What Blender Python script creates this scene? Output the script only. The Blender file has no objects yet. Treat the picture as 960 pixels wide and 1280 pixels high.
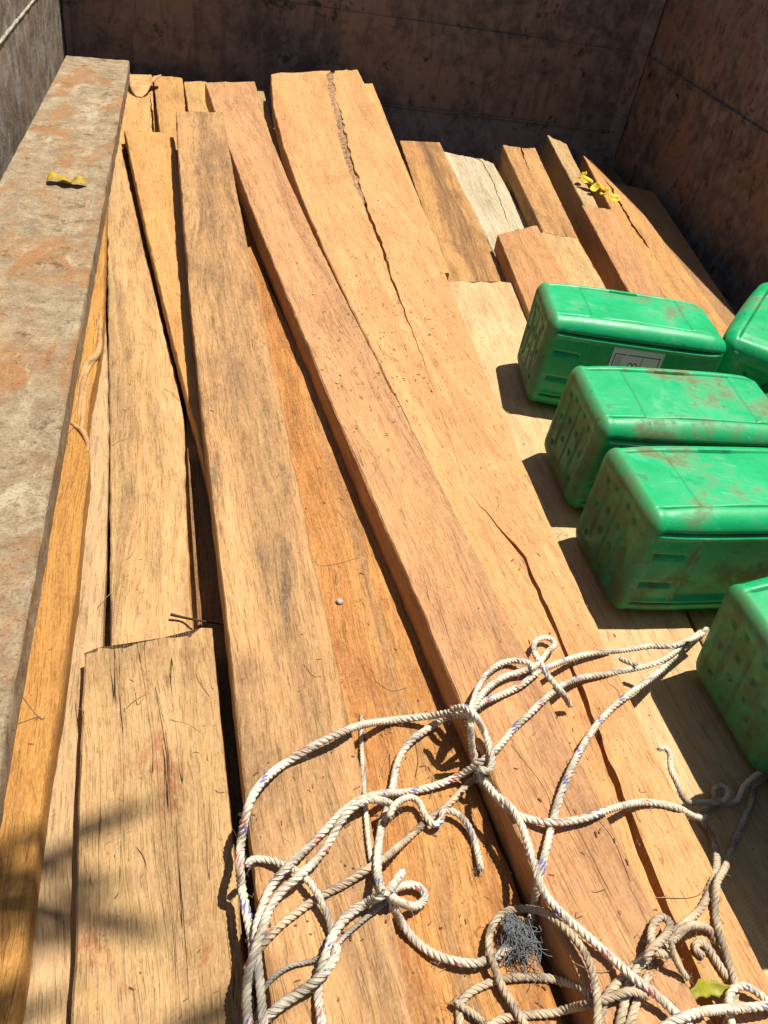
import bpy, bmesh, math, random
import numpy as np
from mathutils import Vector, Matrix

scene = bpy.context.scene
COL = scene.collection

# ------------------------------------------------------------------ camera
cam_d = bpy.data.cameras.new('camera')
cam = bpy.data.objects.new('camera', cam_d)
COL.objects.link(cam)
scene.camera = cam
cam_d.sensor_fit = 'VERTICAL'
cam_d.sensor_height = 24.0
cam_d.lens = 24.0 * 1000.0 / 1280.0
cam_d.clip_start = 0.02
cam_d.clip_end = 500.0
cam.matrix_world = Matrix(((0.97680976, -0.00748923, -0.21397804, 0.0),
                           (-0.15399501, 0.66976595, -0.72642901, 0.0),
                           (0.1487556, 0.7425345, 0.65308062, 1.0),
                           (0, 0, 0, 1)))

# ------------------------------------------------------------------ sky, sun, exposure
SUN = Vector((0.27, 0.115, 1.0)).normalized()
world = bpy.data.worlds.new('World')
scene.world = world
world.use_nodes = True
wn = world.node_tree.nodes
wl = world.node_tree.links
sky = wn.new('ShaderNodeTexSky')
sky.sky_type = 'NISHITA'
sky.sun_disc = False
sky.sun_elevation = math.asin(SUN.z)
sky.sun_rotation = math.atan2(SUN.x, SUN.y)
wl.new(sky.outputs['Color'], wn['Background'].inputs['Color'])
wn['Background'].inputs['Strength'].default_value = 0.052
sun_d = bpy.data.lights.new('sun', 'SUN')
sun_d.energy = 4.6
sun_d.angle = math.radians(0.53)
sun_d.color = (1.0, 0.95, 0.87)
sun = bpy.data.objects.new('sun', sun_d)
COL.objects.link(sun)
sun.rotation_euler = SUN.to_track_quat('Z', 'Y').to_euler()
sun.location = (3, 1, 8)
vs = scene.view_settings
vs.view_transform = 'Standard'
vs.look = 'None'
vs.exposure = 0.72
vs.gamma = 1.0
scene.render.use_motion_blur = False
scene.cycles.max_bounces = 5
scene.cycles.diffuse_bounces = 3
scene.cycles.glossy_bounces = 2
scene.cycles.transmission_bounces = 2

# ------------------------------------------------------------------ helpers
def lin(r, g, b, k=1.0):
    f = lambda c: (c / 255 / 12.92 if c <= 10 else ((c / 255 + 0.055) / 1.055) ** 2.4) 
    k = k if isinstance(k, tuple) else (k, k, k)
    return (f(r) * k[0], f(g) * k[1], f(b) * k[2], 1.0)

class Nodes:
    """small wrapper for building procedural materials"""
    def __init__(self, name):
        self.m = bpy.data.materials.new(name)
        self.m.use_nodes = True
        self.t = self.m.node_tree
        self.bsdf = self.t.nodes['Principled BSDF']
    def new(self, kind, **kw):
        n = self.t.nodes.new(kind)
        for k, v in kw.items():
            setattr(n, k, v)
        return n
    def put(self, sock, v):
        if v is None:
            return
        if hasattr(v, 'is_output'):
            self.t.links.new(v, sock)
        else:
            sock.default_value = v
    def math(self, op, a, b=None, c=None, clamp=False):
        n = self.new('ShaderNodeMath', operation=op, use_clamp=clamp)
        for i, v in enumerate((a, b, c)):
            self.put(n.inputs[i], v)
        return n.outputs[0]
    def vec(self, x, y, z=0.0):
        n = self.new('ShaderNodeCombineXYZ')
        for i, v in enumerate((x, y, z)):
            self.put(n.inputs[i], v)
        return n.outputs[0]
    def sep(self, v):
        n = self.new('ShaderNodeSeparateXYZ')
        self.put(n.inputs[0], v)
        return n.outputs
    def noise(self, v, scale=1.0, detail=3.0, rough=0.55, dist=0.0):
        n = self.new('ShaderNodeTexNoise')
        self.put(n.inputs['Vector'], v)
        n.inputs['Scale'].default_value = scale
        n.inputs['Detail'].default_value = detail
        n.inputs['Roughness'].default_value = rough
        n.inputs['Distortion'].default_value = dist
        return n.outputs['Fac']
    def rng(self, v, a, b, c=0.0, d=1.0, smooth=True):
        n = self.new('ShaderNodeMapRange')
        n.interpolation_type = 'SMOOTHSTEP' if smooth else 'LINEAR'
        for i, x in enumerate((v, a, b, c, d)):
            self.put(n.inputs[i], x)
        return n.outputs[0]
    def mix(self, f, a, b, mode='MIX'):
        n = self.new('ShaderNodeMix', data_type='RGBA', blend_type=mode)
        self.put(n.inputs[0], f)
        self.put(n.inputs[6], a)
        self.put(n.inputs[7], b)
        return n.outputs[2]
    def bump(self, h, dist, strength=1.0, normal=None):
        n = self.new('ShaderNodeBump')
        n.inputs['Distance'].default_value = dist
        n.inputs['Strength'].default_value = strength
        self.put(n.inputs['Height'], h)
        if normal is not None:
            self.put(n.inputs['Normal'], normal)
        return n.outputs[0]
    def done(self, color, rough, normal=None, spec=0.3):
        self.put(self.bsdf.inputs['Base Color'], color)
        self.put(self.bsdf.inputs['Roughness'], rough)
        if normal is not None:
            self.put(self.bsdf.inputs['Normal'], normal)
        self.bsdf.inputs['Specular IOR Level'].default_value = spec
        return self.m

def link(name, mesh, mat=None, parent=None):
    o = bpy.data.objects.new(name, mesh)
    COL.objects.link(o)
    if mat is not None and not mesh.materials:
        mesh.materials.append(mat)
    if parent is not None:
        o.parent = parent
    return o

def empty(name, loc=(0, 0, 0)):
    o = bpy.data.objects.new(name, None)
    COL.objects.link(o)
    o.location = loc
    o.empty_display_size = 0.1
    return o

def tag(o, label=None, cat=None, group=None, kind=None):
    for k, v in (('label', label), ('category', cat), ('group', group), ('kind', kind)):
        if v:
            o[k] = v
    return o

def mesh_from(name, verts, faces, smooth=None, uvs=None):
    me = bpy.data.meshes.new(name)
    me.from_pydata([tuple(map(float, v)) for v in verts], [], faces)
    if uvs is not None:
        lay = me.uv_layers.new(name='grain')
        idx = np.zeros(len(me.loops), dtype=np.int32)
        me.loops.foreach_get('vertex_index', idx)
        lay.data.foreach_set('uv', np.asarray(uvs, dtype=np.float32)[idx].ravel())
    if smooth is not None:
        me.polygons.foreach_set('use_smooth', [True] * len(me.polygons))
        if smooth < 179:
            me.set_sharp_from_angle(angle=math.radians(smooth))
    me.update()
    return me

def recalc(me):
    bm = bmesh.new()
    bm.from_mesh(me)
    bmesh.ops.recalc_face_normals(bm, faces=bm.faces[:])
    bm.to_mesh(me)
    bm.free()
    return me

def box_mesh(name, lo, hi, bevel=0.0):
    bm = bmesh.new()
    bmesh.ops.create_cube(bm, size=1.0)
    for v in bm.verts:
        v.co = Vector([lo[i] + (v.co[i] + 0.5) * (hi[i] - lo[i]) for i in range(3)])
    if bevel:
        bmesh.ops.bevel(bm, geom=bm.edges[:], offset=bevel, segments=2, affect='EDGES', profile=0.6)
    me = bpy.data.meshes.new(name)
    bm.to_mesh(me)
    bm.free()
    return me

def tube_arrays(P, rad, sides=7, V=None, F=None, UV=None, taper=None, cap=True):
    """sweep a circle along points P (n,3); rad scalar or array"""
    V = [] if V is None else V
    F = [] if F is None else F
    P = np.asarray(P, float)
    n = len(P)
    T = np.gradient(P, axis=0)
    T /= np.linalg.norm(T, axis=1)[:, None] + 1e-9
    nrm = np.cross(T[0], [0.13, 0.31, 0.94])
    nrm /= np.linalg.norm(nrm)
    base = len(V)
    rad = np.broadcast_to(rad, (n,))
    d = np.r_[0, np.cumsum(np.linalg.norm(np.diff(P, axis=0), axis=1))]
    for i in range(n):
        nrm = nrm - T[i] * np.dot(nrm, T[i])
        nrm /= np.linalg.norm(nrm) + 1e-9
        bn = np.cross(T[i], nrm)
        for k in range(sides):
            a = 2 * math.pi * k / sides
            V.append(P[i] + rad[i] * (math.cos(a) * nrm + math.sin(a) * bn))
            if UV is not None:
                UV.append((k / sides, d[i]))
    for i in range(n - 1):
        for k in range(sides):
            k2 = (k + 1) % sides
            F.append((base + i * sides + k, base + i * sides + k2, base + (i + 1) * sides + k2, base + (i + 1) * sides + k))
    if cap:
        F.append(tuple(base + k for k in range(sides))[::-1])
        F.append(tuple(base + (n - 1) * sides + k for k in range(sides)))
    return V, F

def catmull(P, n):
    P = np.asarray(P, float)
    P = np.vstack([2 * P[0] - P[1], P, 2 * P[-1] - P[-2]])
    out = []
    for i in range(1, len(P) - 2):
        a, b, c, d = P[i - 1:i + 3]
        for t in np.linspace(0, 1, n, endpoint=False):
            out.append(.5 * ((2 * b) + (c - a) * t + (2 * a - 5 * b + 4 * c - d) * t * t + (3 * b - a - 3 * c + d) * t ** 3))
    out.append(P[-2])
    return np.array(out)

def resample(P, step):
    d = np.r_[0, np.cumsum(np.linalg.norm(np.diff(P, axis=0), axis=1))]
    n = max(3, int(d[-1] / step) + 1)
    s = np.linspace(0, d[-1], n)
    return np.stack([np.interp(s, d, P[:, k]) for k in range(3)], 1)

# ------------------------------------------------------------------ materials
AK = (0.74, 0.77, 0.765)     # sunlit photo colour -> base colour

def wood(name, c1, c2, seed, stain=(120, 85, 55), stain_amt=0.3, grey=0.15, cracks=0.2, saw=0.5, ring=0.2,
         ring_scale=9.0, red=0.0, streak_scale=1.0, fuzz=0.5, heart=None):
    N = Nodes(name)
    uvn = N.new('ShaderNodeUVMap', uv_map='grain')
    u, v, _ = N.sep(uvn.outputs[0])
    su = N.math('ADD', u, seed * 1.37)
    sv = N.math('ADD', v, seed * 0.71)
    wob = N.noise(N.vec(N.math('MULTIPLY', su, 7.0), N.math('MULTIPLY', sv, 1.4), seed), 1.0, 2.0, 0.5)
    wob2 = N.noise(N.vec(N.math('MULTIPLY', su, 30.0), N.math('MULTIPLY', sv, 9.0), seed + 3), 1.0, 2.0, 0.5)
    u2 = N.math('ADD', N.math('MULTIPLY_ADD', N.math('SUBTRACT', wob, 0.5), 0.10, su),
                N.math('MULTIPLY', N.math('SUBTRACT', wob2, 0.5), 0.006))
    def stretched(a, b, detail=4.0, rough=0.6, off=0.0, dist=0.0):
        return N.noise(N.vec(N.math('MULTIPLY', u2, a * streak_scale), N.math('MULTIPLY', sv, b), seed + off), 1.0, detail, rough, dist)
    streak = stretched(48, 1.5, 3, 0.66)
    band = stretched(15, 0.8, 2, 0.5, 5.0)
    fiber = stretched(260, 9, 3, 0.75, 1.0)
    pore = N.rng(stretched(520, 26, 1, 0.6, 2.0), 0.60, 0.70)
    blotch = N.noise(N.vec(N.math('MULTIPLY', su, 11.0), N.math('MULTIPLY', sv, 3.6), seed + 7), 1.0, 4.0, 0.66, 0.3)
    blot2 = N.noise(N.vec(N.math('MULTIPLY', su, 26.0), N.math('MULTIPLY', sv, 6.0), seed + 9), 1.0, 4.0, 0.72, 0.6)
    grit = N.noise(N.vec(su, N.math('MULTIPLY', sv, 0.3), seed), 420.0, 2.0, 0.7)
    speck = N.rng(grit, 0.63, 0.72)
    dash = N.rng(N.noise(N.vec(N.math('MULTIPLY', su, 95.0), N.math('MULTIPLY', sv, 55.0), seed + 11), 1.0, 2.0, 0.6, 1.5), 0.65, 0.72)
    mid = N.math('SUBTRACT', stretched(34, 0.55, 3, 0.5, 4.0), 0.5)
    hair = N.rng(N.math('ABSOLUTE', mid), 0.0, 0.0022, 1.0, 0.0)
    hair = N.math('MULTIPLY', hair, N.rng(blotch, 0.42, 0.55))
    # cathedral figure
    ry = N.math('MULTIPLY', sv, 1.1)
    rv = N.math('ADD', N.math('MULTIPLY', u2, ring_scale), N.math('MULTIPLY', N.math('MULTIPLY', N.math('SUBTRACT', wob, 0.5), N.math('SINE', ry)), ring_scale * 0.55))
    figure = N.math('POWER', N.math('ABSOLUTE', N.math('SINE', N.math('MULTIPLY', rv, 9.0))), 0.45)
    # saw marks across the board
    sw = N.math('SINE', N.math('MULTIPLY', N.math('ADD', N.math('MULTIPLY', sv, 1.0), N.math('MULTIPLY_ADD', u, 0.35, N.math('MULTIPLY', wob2, 0.012))), 1250.0))
    sw = N.math('MULTIPLY', N.math('MULTIPLY_ADD', sw, 0.5, 0.5), N.rng(blot2, 0.4, 0.62))
    tone = N.math('ADD', N.math('MULTIPLY', N.rng(streak, 0.3, 0.72), 0.40), N.math('MULTIPLY', N.rng(fiber, 0.34, 0.66), 0.42))
    tone = N.math('ADD', tone, N.math('MULTIPLY', N.rng(band, 0.32, 0.68), 0.30), clamp=True)
    col = N.mix(tone, lin(*c1, AK), lin(*c2, AK))
    if heart is not None:                 # darker heartwood streak along the board: (centre u, half width, colour)
        hm = N.math('ABSOLUTE', N.math('SUBTRACT', N.math('MULTIPLY_ADD', N.math('SUBTRACT', wob, 0.5), 0.10, u), heart[0]))
        hm = N.rng(hm, heart[1] * 0.2, heart[1], heart[3] if len(heart) > 3 else 0.8, 0.0)
        hm = N.math('MULTIPLY', hm, N.rng(streak, 0.25, 0.6))
        col = N.mix(hm, col, lin(*heart[2], AK))
    fm = N.math('MULTIPLY', N.math('SUBTRACT', 1.0, figure), ring)
    col = N.mix(fm, col, lin(*[c * 0.62 for c in c2], AK))
    col = N.mix(N.math('MULTIPLY', N.rng(blotch, 0.46, 0.68), stain_amt), col, lin(*stain, AK))
    gm = N.math('MULTIPLY', N.math('MULTIPLY', N.rng(blot2, 0.50, 0.70), N.rng(streak, 0.35, 0.65)), grey)
    col = N.mix(gm, col, lin(72, 62, 50, AK))
    if red:
        rm = N.math('MULTIPLY', N.rng(N.noise(N.vec(N.math('MULTIPLY', su, 16.0), N.math('MULTIPLY', sv, 9.0), seed + 21), 1.0, 6.0, 0.7, 0.5), 0.56, 0.68), red)
        col = N.mix(rm, col, lin(150, 72, 34, AK))
    col = N.mix(N.math('MULTIPLY', N.rng(grit, 0.56, 0.32), 0.14), col, lin(250, 222, 176, AK))
    col = N.mix(N.math('MULTIPLY', N.rng(fiber, 0.52, 0.74), 0.14), col, lin(*[c * 0.6 for c in c2], AK))
    col = N.mix(N.math('MULTIPLY', pore, 0.24), col, lin(84, 52, 28, AK))
    col = N.mix(N.math('MULTIPLY', speck, 0.34 * fuzz), col, lin(70, 42, 24, AK))
    col = N.mix(N.math('MULTIPLY', dash, 0.40 * fuzz), col, lin(96, 60, 34, AK))
    col = N.mix(N.math('MULTIPLY', hair, cracks), col, lin(40, 24, 14, AK))
    col = N.mix(N.math('MULTIPLY', sw, 0.22 * saw), col, lin(110, 72, 40, AK))
    h = N.math('ADD', N.math('MULTIPLY', fiber, 0.7), N.math('MULTIPLY', streak, 0.5))
    h = N.math('ADD', h, N.math('MULTIPLY', sw, 0.35 * saw))
    h = N.math('SUBTRACT', h, N.math('MULTIPLY', pore, 0.35))
    h = N.math('SUBTRACT', h, N.math('MULTIPLY', hair, cracks * 1.5))
    h = N.math('ADD', h, N.math('MULTIPLY', grit, 0.7))
    nb = N.bump(h, 0.0021, 0.9)
    return N.done(col, N.rng(streak, 0.2, 0.8, 0.78, 0.62), nb, 0.25)

def stained_wood():
    N = Nodes('cement_stained_wood')
    uvn = N.new('ShaderNodeUVMap', uv_map='grain')
    u, v, _ = N.sep(uvn.outputs[0])
    p = N.vec(u, v, 3.3)
    big = N.noise(N.vec(u, N.math('MULTIPLY', v, 0.55), 3.3), 8.5, 8.0, 0.70, 0.5)
    pale = N.noise(N.vec(u, N.math('MULTIPLY', v, 0.6), 7.9), 11.0, 8.0, 0.76, 0.5)
    mid = N.noise(p, 26.0, 6.0, 0.75, 0.3)
    fine = N.noise(p, 210.0, 4.0, 0.8)
    fib = N.noise(N.vec(N.math('MULTIPLY', u, 50.0), N.math('MULTIPLY', v, 170.0), 1.0), 1.0, 3.0, 0.6, 0.8)
    col = N.mix(N.rng(mid, 0.3, 0.7), lin(146, 120, 92, AK), lin(188, 166, 134, AK))
    col = N.mix(N.math('MULTIPLY', N.rng(big, 0.46, 0.62), 0.75), col, lin(176, 118, 68, AK))
    col = N.mix(N.math('MULTIPLY', N.rng(pale, 0.52, 0.66), 0.7), col, lin(210, 192, 160, AK))
    col = N.mix(N.math('MULTIPLY', N.rng(N.noise(N.vec(u, v, 9.0), 15.0, 7.0, 0.78, 0.2), 0.55, 0.66), 0.75), col, lin(92, 72, 54, AK))
    col = N.mix(N.math('MULTIPLY', N.rng(fine, 0.50, 0.66), 0.65), col, lin(104, 80, 56, AK))
    col = N.mix(N.math('MULTIPLY', N.rng(fib, 0.58, 0.7), 0.45), col, lin(90, 68, 46, AK))
    col = N.mix(N.math('MULTIPLY', N.rng(fine, 0.38, 0.26), 0.4), col, lin(230, 216, 188, AK))
    h = N.math('ADD', N.math('MULTIPLY', mid, 1.4), N.math('ADD', fine, N.math('MULTIPLY', fib, 0.6)))
    return N.done(col, 0.85, N.bump(h, 0.0026, 1.0), 0.2)

def steel(name, base, rust, seed, blacks=0.6, greys=0.3):
    """worn truck-bed steel"""
    N = Nodes(name)
    tc = N.new('ShaderNodeTexCoord')
    x, y, z = N.sep(tc.outputs['Object'])
    hor = N.math('ADD', x, y)
    p = N.vec(N.math('ADD', x, seed), y, z)
    big = N.noise(p, 4.5, 7.0, 0.72, 0.2)
    mid = N.noise(p, 16.0, 7.0, 0.7, 0.4)
    fine = N.noise(p, 70.0, 5.0, 0.7)
    drip = N.noise(N.vec(N.math('MULTIPLY', hor, 26.0), seed, N.math('MULTIPLY', z, 5.0)), 1.0, 5.0, 0.65, 0.5)
    col = N.mix(N.rng(mid, 0.34, 0.66), tuple(c * 0.6 for c in base[:3]) + (1,), tuple(c * 1.9 for c in base[:3]) + (1,))
    col = N.mix(N.math('MULTIPLY', N.rng(big, 0.44, 0.60), 0.85), col, rust)
    col = N.mix(N.math('MULTIPLY', N.rng(drip, 0.5, 0.68), 0.5), col, tuple(c * 0.45 for c in base[:3]) + (1,))
    bl = N.math('MULTIPLY', N.rng(N.noise(p, 9.0, 8.0, 0.80, 0.15), 0.54, 0.64), blacks)
    col = N.mix(bl, col, (0.010, 0.009, 0.009, 1))
    gr = N.math('MULTIPLY', N.rng(N.noise(N.vec(N.math('MULTIPLY', hor, 9.0), seed + 4, N.math('MULTIPLY', z, 3.0)), 1.0, 8.0, 0.72, 0.5), 0.54, 0.68), greys)
    col = N.mix(gr, col, (0.19, 0.165, 0.135, 1))
    sc = N.rng(N.noise(N.vec(N.math('MULTIPLY', hor, 120.0), seed + 8, N.math('MULTIPLY', z, 34.0)), 1.0, 4.0, 0.7, 0.8), 0.64, 0.72)
    col = N.mix(N.math('MULTIPLY', sc, 0.55), col, (0.22, 0.15, 0.10, 1))
    h = N.math('ADD', N.math('MULTIPLY', mid, 1.2), fine)
    nb = N.bump(N.math('ADD', h, N.math('MULTIPLY', big, 3.0)), 0.003, 0.6)
    return N.done(col, N.rng(mid, 0.3, 0.7, 0.5, 0.8), nb, 0.4)

def plastic():
    N = Nodes('green_plastic')
    tc = N.new('ShaderNodeTexCoord')
    oi = N.new('ShaderNodeObjectInfo')
    x, y, z = N.sep(tc.outputs['Object'])
    rnd = N.math('MULTIPLY', oi.outputs['Random'], 17.0)
    p = N.vec(N.math('ADD', x, rnd), N.math('ADD', y, rnd), z)
    big = N.noise(p, 7.0, 5.0, 0.6, 0.4)
    mid = N.noise(p, 26.0, 6.0, 0.7, 0.5)
    fine = N.noise(p, 190.0, 3.0, 0.7)
    strk = N.noise(N.vec(N.math('MULTIPLY', N.math('ADD', x, rnd), 12.0), N.math('MULTIPLY', y, 110.0), N.math('MULTIPLY', z, 110.0)), 1.0, 3.0, 0.6, 0.4)
    col = N.mix(N.rng(big, 0.35, 0.65), (0.002, 0.31, 0.098, 1), (0.004, 0.38, 0.135, 1))
    col = N.mix(N.math('MULTIPLY', N.rng(strk, 0.60, 0.72), 0.15), col, (0.20, 0.50, 0.31, 1))       # scuffs
    scr = N.noise(N.vec(N.math('MULTIPLY', N.math('ADD', x, rnd), 9.0), N.math('MULTIPLY', N.math('ADD', y, N.math('MULTIPLY', x, 0.4)), 260.0), N.math('MULTIPLY', z, 260.0)), 1.0, 2.0, 0.6, 0.3)
    col = N.mix(N.math('MULTIPLY', N.math('MULTIPLY', N.rng(scr, 0.64, 0.68), N.rng(big, 0.42, 0.56)), 0.45), col, (0.26, 0.52, 0.36, 1))   # scratches
    fade = N.noise(N.vec(N.math('ADD', x, rnd), y, N.math('ADD', z, 4.0)), 12.0, 5.0, 0.7, 0.3)
    col = N.mix(N.math('MULTIPLY', N.rng(fade, 0.54, 0.70), 0.30), col, (0.16, 0.46, 0.25, 1))                       # sun-faded patches
    shift = N.math('MULTIPLY', N.math('SUBTRACT', oi.outputs['Random'], 0.5), 0.08)
    dm = N.math('MULTIPLY', N.rng(N.math('ADD', big, shift), 0.47, 0.62), N.rng(mid, 0.36, 0.60))
    endm = N.rng(x, 0.024, 0.002, 0.0, 1.0)                                                                        # base end is dirtier
    gat = N.new('ShaderNodeAttribute', attribute_name='groove')
    dirt = N.math('MAXIMUM', N.math('MULTIPLY', dm, 0.80), N.math('MULTIPLY', endm, N.rng(mid, 0.32, 0.66, 0.22, 0.75)))
    col = N.mix(dirt, col, (0.135, 0.100, 0.042, 1))
    col = N.mix(N.math('MULTIPLY', gat.outputs['Fac'], N.rng(mid, 0.25, 0.6, 0.45, 0.85)), col, (0.03, 0.06, 0.025, 1))   # grime and painted-in shade along the grooves, for seam contrast
    col = N.mix(N.math('MULTIPLY', N.rng(N.noise(p, 34.0, 6.0, 0.75, 0.3), 0.58, 0.68), 0.6), col, (0.045, 0.045, 0.025, 1))
    col = N.mix(N.math('MULTIPLY', N.rng(fine, 0.64, 0.72), 0.5), col, (0.28, 0.25, 0.15, 1))
    ro = N.math('ADD', N.rng(mid, 0.3, 0.7, 0.36, 0.52), N.math('MULTIPLY', dirt, 0.35), clamp=True)
    h = N.math('ADD', N.math('MULTIPLY', mid, 1.0), N.math('MULTIPLY', fine, 0.35))
    m = N.done(col, ro, N.bump(h, 0.0008, 0.5), 0.45)
    b = N.bsdf
    b.inputs['Subsurface Weight'].default_value = 0.12
    b.inputs['Subsurface Radius'].default_value = (0.004, 0.02, 0.006)
    b.inputs['Subsurface Scale'].default_value = 0.5
    return m

def simple(name, c, rough=0.7, var=0.25, scale=60.0, bump=0.0005, spec=0.3):
    N = Nodes(name)
    tc = N.new('ShaderNodeTexCoord')
    n = N.noise(tc.outputs['Object'], scale, 4.0, 0.65)
    col = N.mix(N.rng(n, 0.3, 0.7), tuple(x * (1 - var) for x in c[:3]) + (1,), tuple(min(1, x * (1 + var)) for x in c[:3]) + (1,))
    return N.done(col, rough, N.bump(n, bump, 0.6), spec)

def rope_mat(name, base, tracer=1.0, dirt=0.35):
    N = Nodes(name)
    uvn = N.new('ShaderNodeUVMap', uv_map='grain')
    u, v, _ = N.sep(uvn.outputs[0])
    tc = N.new('ShaderNodeTexCoord')
    n = N.noise(tc.outputs['Object'], 22.0, 5.0, 0.65)
    f = N.noise(tc.outputs['Object'], 240.0, 3.0, 0.6)
    yarn = N.math('SINE', N.math('MULTIPLY', N.math('ADD', N.math('MULTIPLY', u, 1.0), N.math('MULTIPLY', v, -30.0)), 6.2832 * 5))
    col = N.mix(N.rng(n, 0.35, 0.65), base, tuple(x * 0.66 for x in base[:3]) + (1,))
    col = N.mix(N.math('MULTIPLY', N.rng(n, 0.50, 0.66), dirt), col, (0.20, 0.145, 0.085, 1))
    if tracer:
        # coloured tracer yarns surface now and then on the strands
        ph = N.math('FRACT', N.math('MULTIPLY_ADD', v, 21.0, u))
        on = N.math('MULTIPLY', N.rng(ph, 0.0, 0.03), N.rng(ph, 0.20, 0.16))
        blk = N.math('FRACT', N.math('MULTIPLY_ADD', v, 10.4, 0.13))
        which = N.math('GREATER_THAN', blk, 0.5)
        gate = N.math('GREATER_THAN', N.math('FRACT', N.math('MULTIPLY', v, 14.5)), 0.45)
        tr = N.mix(which, (0.030, 0.055, 0.30, 1), (0.42, 0.05, 0.055, 1))
        col = N.mix(N.math('MULTIPLY', N.math('MULTIPLY', on, gate), 0.85 * tracer), col, tr)
    col = N.mix(N.math('MULTIPLY', N.rng(yarn, 0.3, -1.0), 0.28), col, tuple(x * 0.45 for x in base[:3]) + (1,))
    h = N.math('ADD', N.math('MULTIPLY', yarn, 0.4), f)
    return N.done(col, 0.8, N.bump(h, 0.0006, 0.8), 0.2)

M = {}
M['stained'] = stained_wood()
WOODS = {
    'yellow':        dict(c1=(212, 154, 74), c2=(180, 118, 48), stain=(150, 98, 44), stain_amt=.5, grey=.30, fuzz=.9, saw=.3),
    'pale_strip':    dict(c1=(216, 178, 132), c2=(186, 144, 98), stain=(150, 120, 88), stain_amt=.35, grey=.25),
    'left_long':     dict(c1=(226, 180, 124), c2=(198, 148, 92), stain=(150, 116, 78), stain_amt=.42, grey=.40, saw=1.0, red=.25, heart=(.010, .030, (118, 98, 68), .5)),
    'splinter':      dict(c1=(190, 140, 86), c2=(120, 76, 40)),
    'weathered':     dict(c1=(214, 172, 118), c2=(180, 136, 86), stain=(140, 104, 66), stain_amt=.55, grey=.40, cracks=1.0, red=.6, fuzz=1.0, saw=.4),
    'wedge':         dict(c1=(226, 168, 102), c2=(200, 140, 76), stain=(170, 116, 62), stain_amt=.35),
    'long_brown':    dict(c1=(222, 170, 112), c2=(182, 130, 80), stain=(142, 104, 70), stain_amt=.80, grey=.60, saw=.5, fuzz=.8, heart=(.085, .045, (140, 104, 70), .45)),
    'orange':        dict(c1=(220, 156, 84), c2=(180, 112, 50), stain=(150, 86, 38), stain_amt=.55, ring=.35, fuzz=1.5, grey=.35, heart=(.10, .025, (140, 112, 80), .6)),
    'under_orange':  dict(c1=(216, 158, 88), c2=(190, 128, 64)),
    'salmon':        dict(c1=(222, 166, 114), c2=(196, 136, 86), stain=(158, 106, 68), stain_amt=.40, ring=.28, grey=.18, cracks=.5, heart=(.11, .035, (160, 114, 76), .5)),
    'split':         dict(c1=(232, 176, 116), c2=(206, 144, 86), stain=(186, 122, 72), stain_amt=.40, grey=.16, fuzz=1.2, saw=.4),
    'under_split':   dict(c1=(226, 176, 112), c2=(200, 146, 86)),
    'heart':         dict(c1=(212, 158, 94), c2=(182, 126, 70), stain=(120, 78, 46), stain_amt=.5, grey=.4, heart=(.11, .06, (104, 66, 44))),
    'grey_pale':     dict(c1=(220, 200, 166), c2=(190, 166, 130), stain=(160, 140, 110), stain_amt=.4, grey=.3),
    'cracked_short': dict(c1=(220, 166, 104), c2=(186, 130, 76), stain=(112, 76, 56), stain_amt=.6, fuzz=1.6, cracks=.8),
    'leaning_short': dict(c1=(222, 182, 128), c2=(190, 148, 98), stain=(160, 120, 80), stain_amt=.4),
    'right_crack':   dict(c1=(222, 164, 98), c2=(194, 134, 74), stain=(160, 104, 60), stain_amt=.4, cracks=.7),
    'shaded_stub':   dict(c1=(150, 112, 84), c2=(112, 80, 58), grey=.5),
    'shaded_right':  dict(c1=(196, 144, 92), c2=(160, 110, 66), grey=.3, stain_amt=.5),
    'square_end':    dict(c1=(218, 160, 102), c2=(188, 128, 76), stain=(160, 110, 70)),
    'ragged_end':    dict(c1=(230, 184, 124), c2=(200, 150, 94), fuzz=1.2),
    'thick_end':     dict(c1=(222, 164, 108), c2=(190, 128, 78)),
    'pale_under_cans': dict(c1=(238, 198, 148), c2=(212, 166, 114), stain=(190, 140, 92), stain_amt=.35, saw=.6),
    'can_board':     dict(c1=(226, 176, 116), c2=(196, 142, 88)),
    'back_torn':     dict(c1=(228, 176, 112), c2=(202, 146, 84)),
    'back_pale':     dict(c1=(222, 168, 102), c2=(196, 138, 76)),
    'back_thin':     dict(c1=(226, 176, 110), c2=(200, 146, 84)),
    'grey_edge':     dict(c1=(210, 178, 120), c2=(176, 142, 92), grey=.8, stain=(120, 106, 70), stain_amt=.5),
    'fill':          dict(c1=(190, 134, 82), c2=(150, 100, 58), grey=.3),
}
for i, (k, kw) in enumerate(WOODS.items()):
    M[k] = wood('sawn_wood_' + k, seed=2.3 + i * 3.17, **kw)
M['steel_back'] = steel('rusty_dark_steel', (0.10, 0.074, 0.060, 1), (0.21, 0.135, 0.098, 1), 1.0, .9, .5)
M['steel_right'] = steel('rusty_brown_steel', (0.13, 0.09, 0.066, 1), (0.24, 0.125, 0.075, 1), 5.0, .92, .45)
M['steel_left'] = steel('worn_grey_steel', (0.19, 0.165, 0.13, 1), (0.24, 0.17, 0.11, 1), 9.0, .35, .6)
M['steel_floor'] = steel('bed_floor_steel', (0.05, 0.04, 0.03, 1), (0.10, 0.05, 0.03, 1), 13.0)
M['plastic'] = plastic()
M['rope_white'] = rope_mat('white_rope_with_tracers', (0.72, 0.63, 0.48, 1), 1.0, .45)
M['rope_beige'] = rope_mat('dirty_beige_rope', (0.56, 0.44, 0.29, 1), .45, .6)
M['string'] = rope_mat('grey_string', (0.46, 0.40, 0.32, 1), 0, .4)
M['grey_fibre'] = simple('grey_frayed_fibre', (0.16, 0.17, 0.17), .8)
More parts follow.
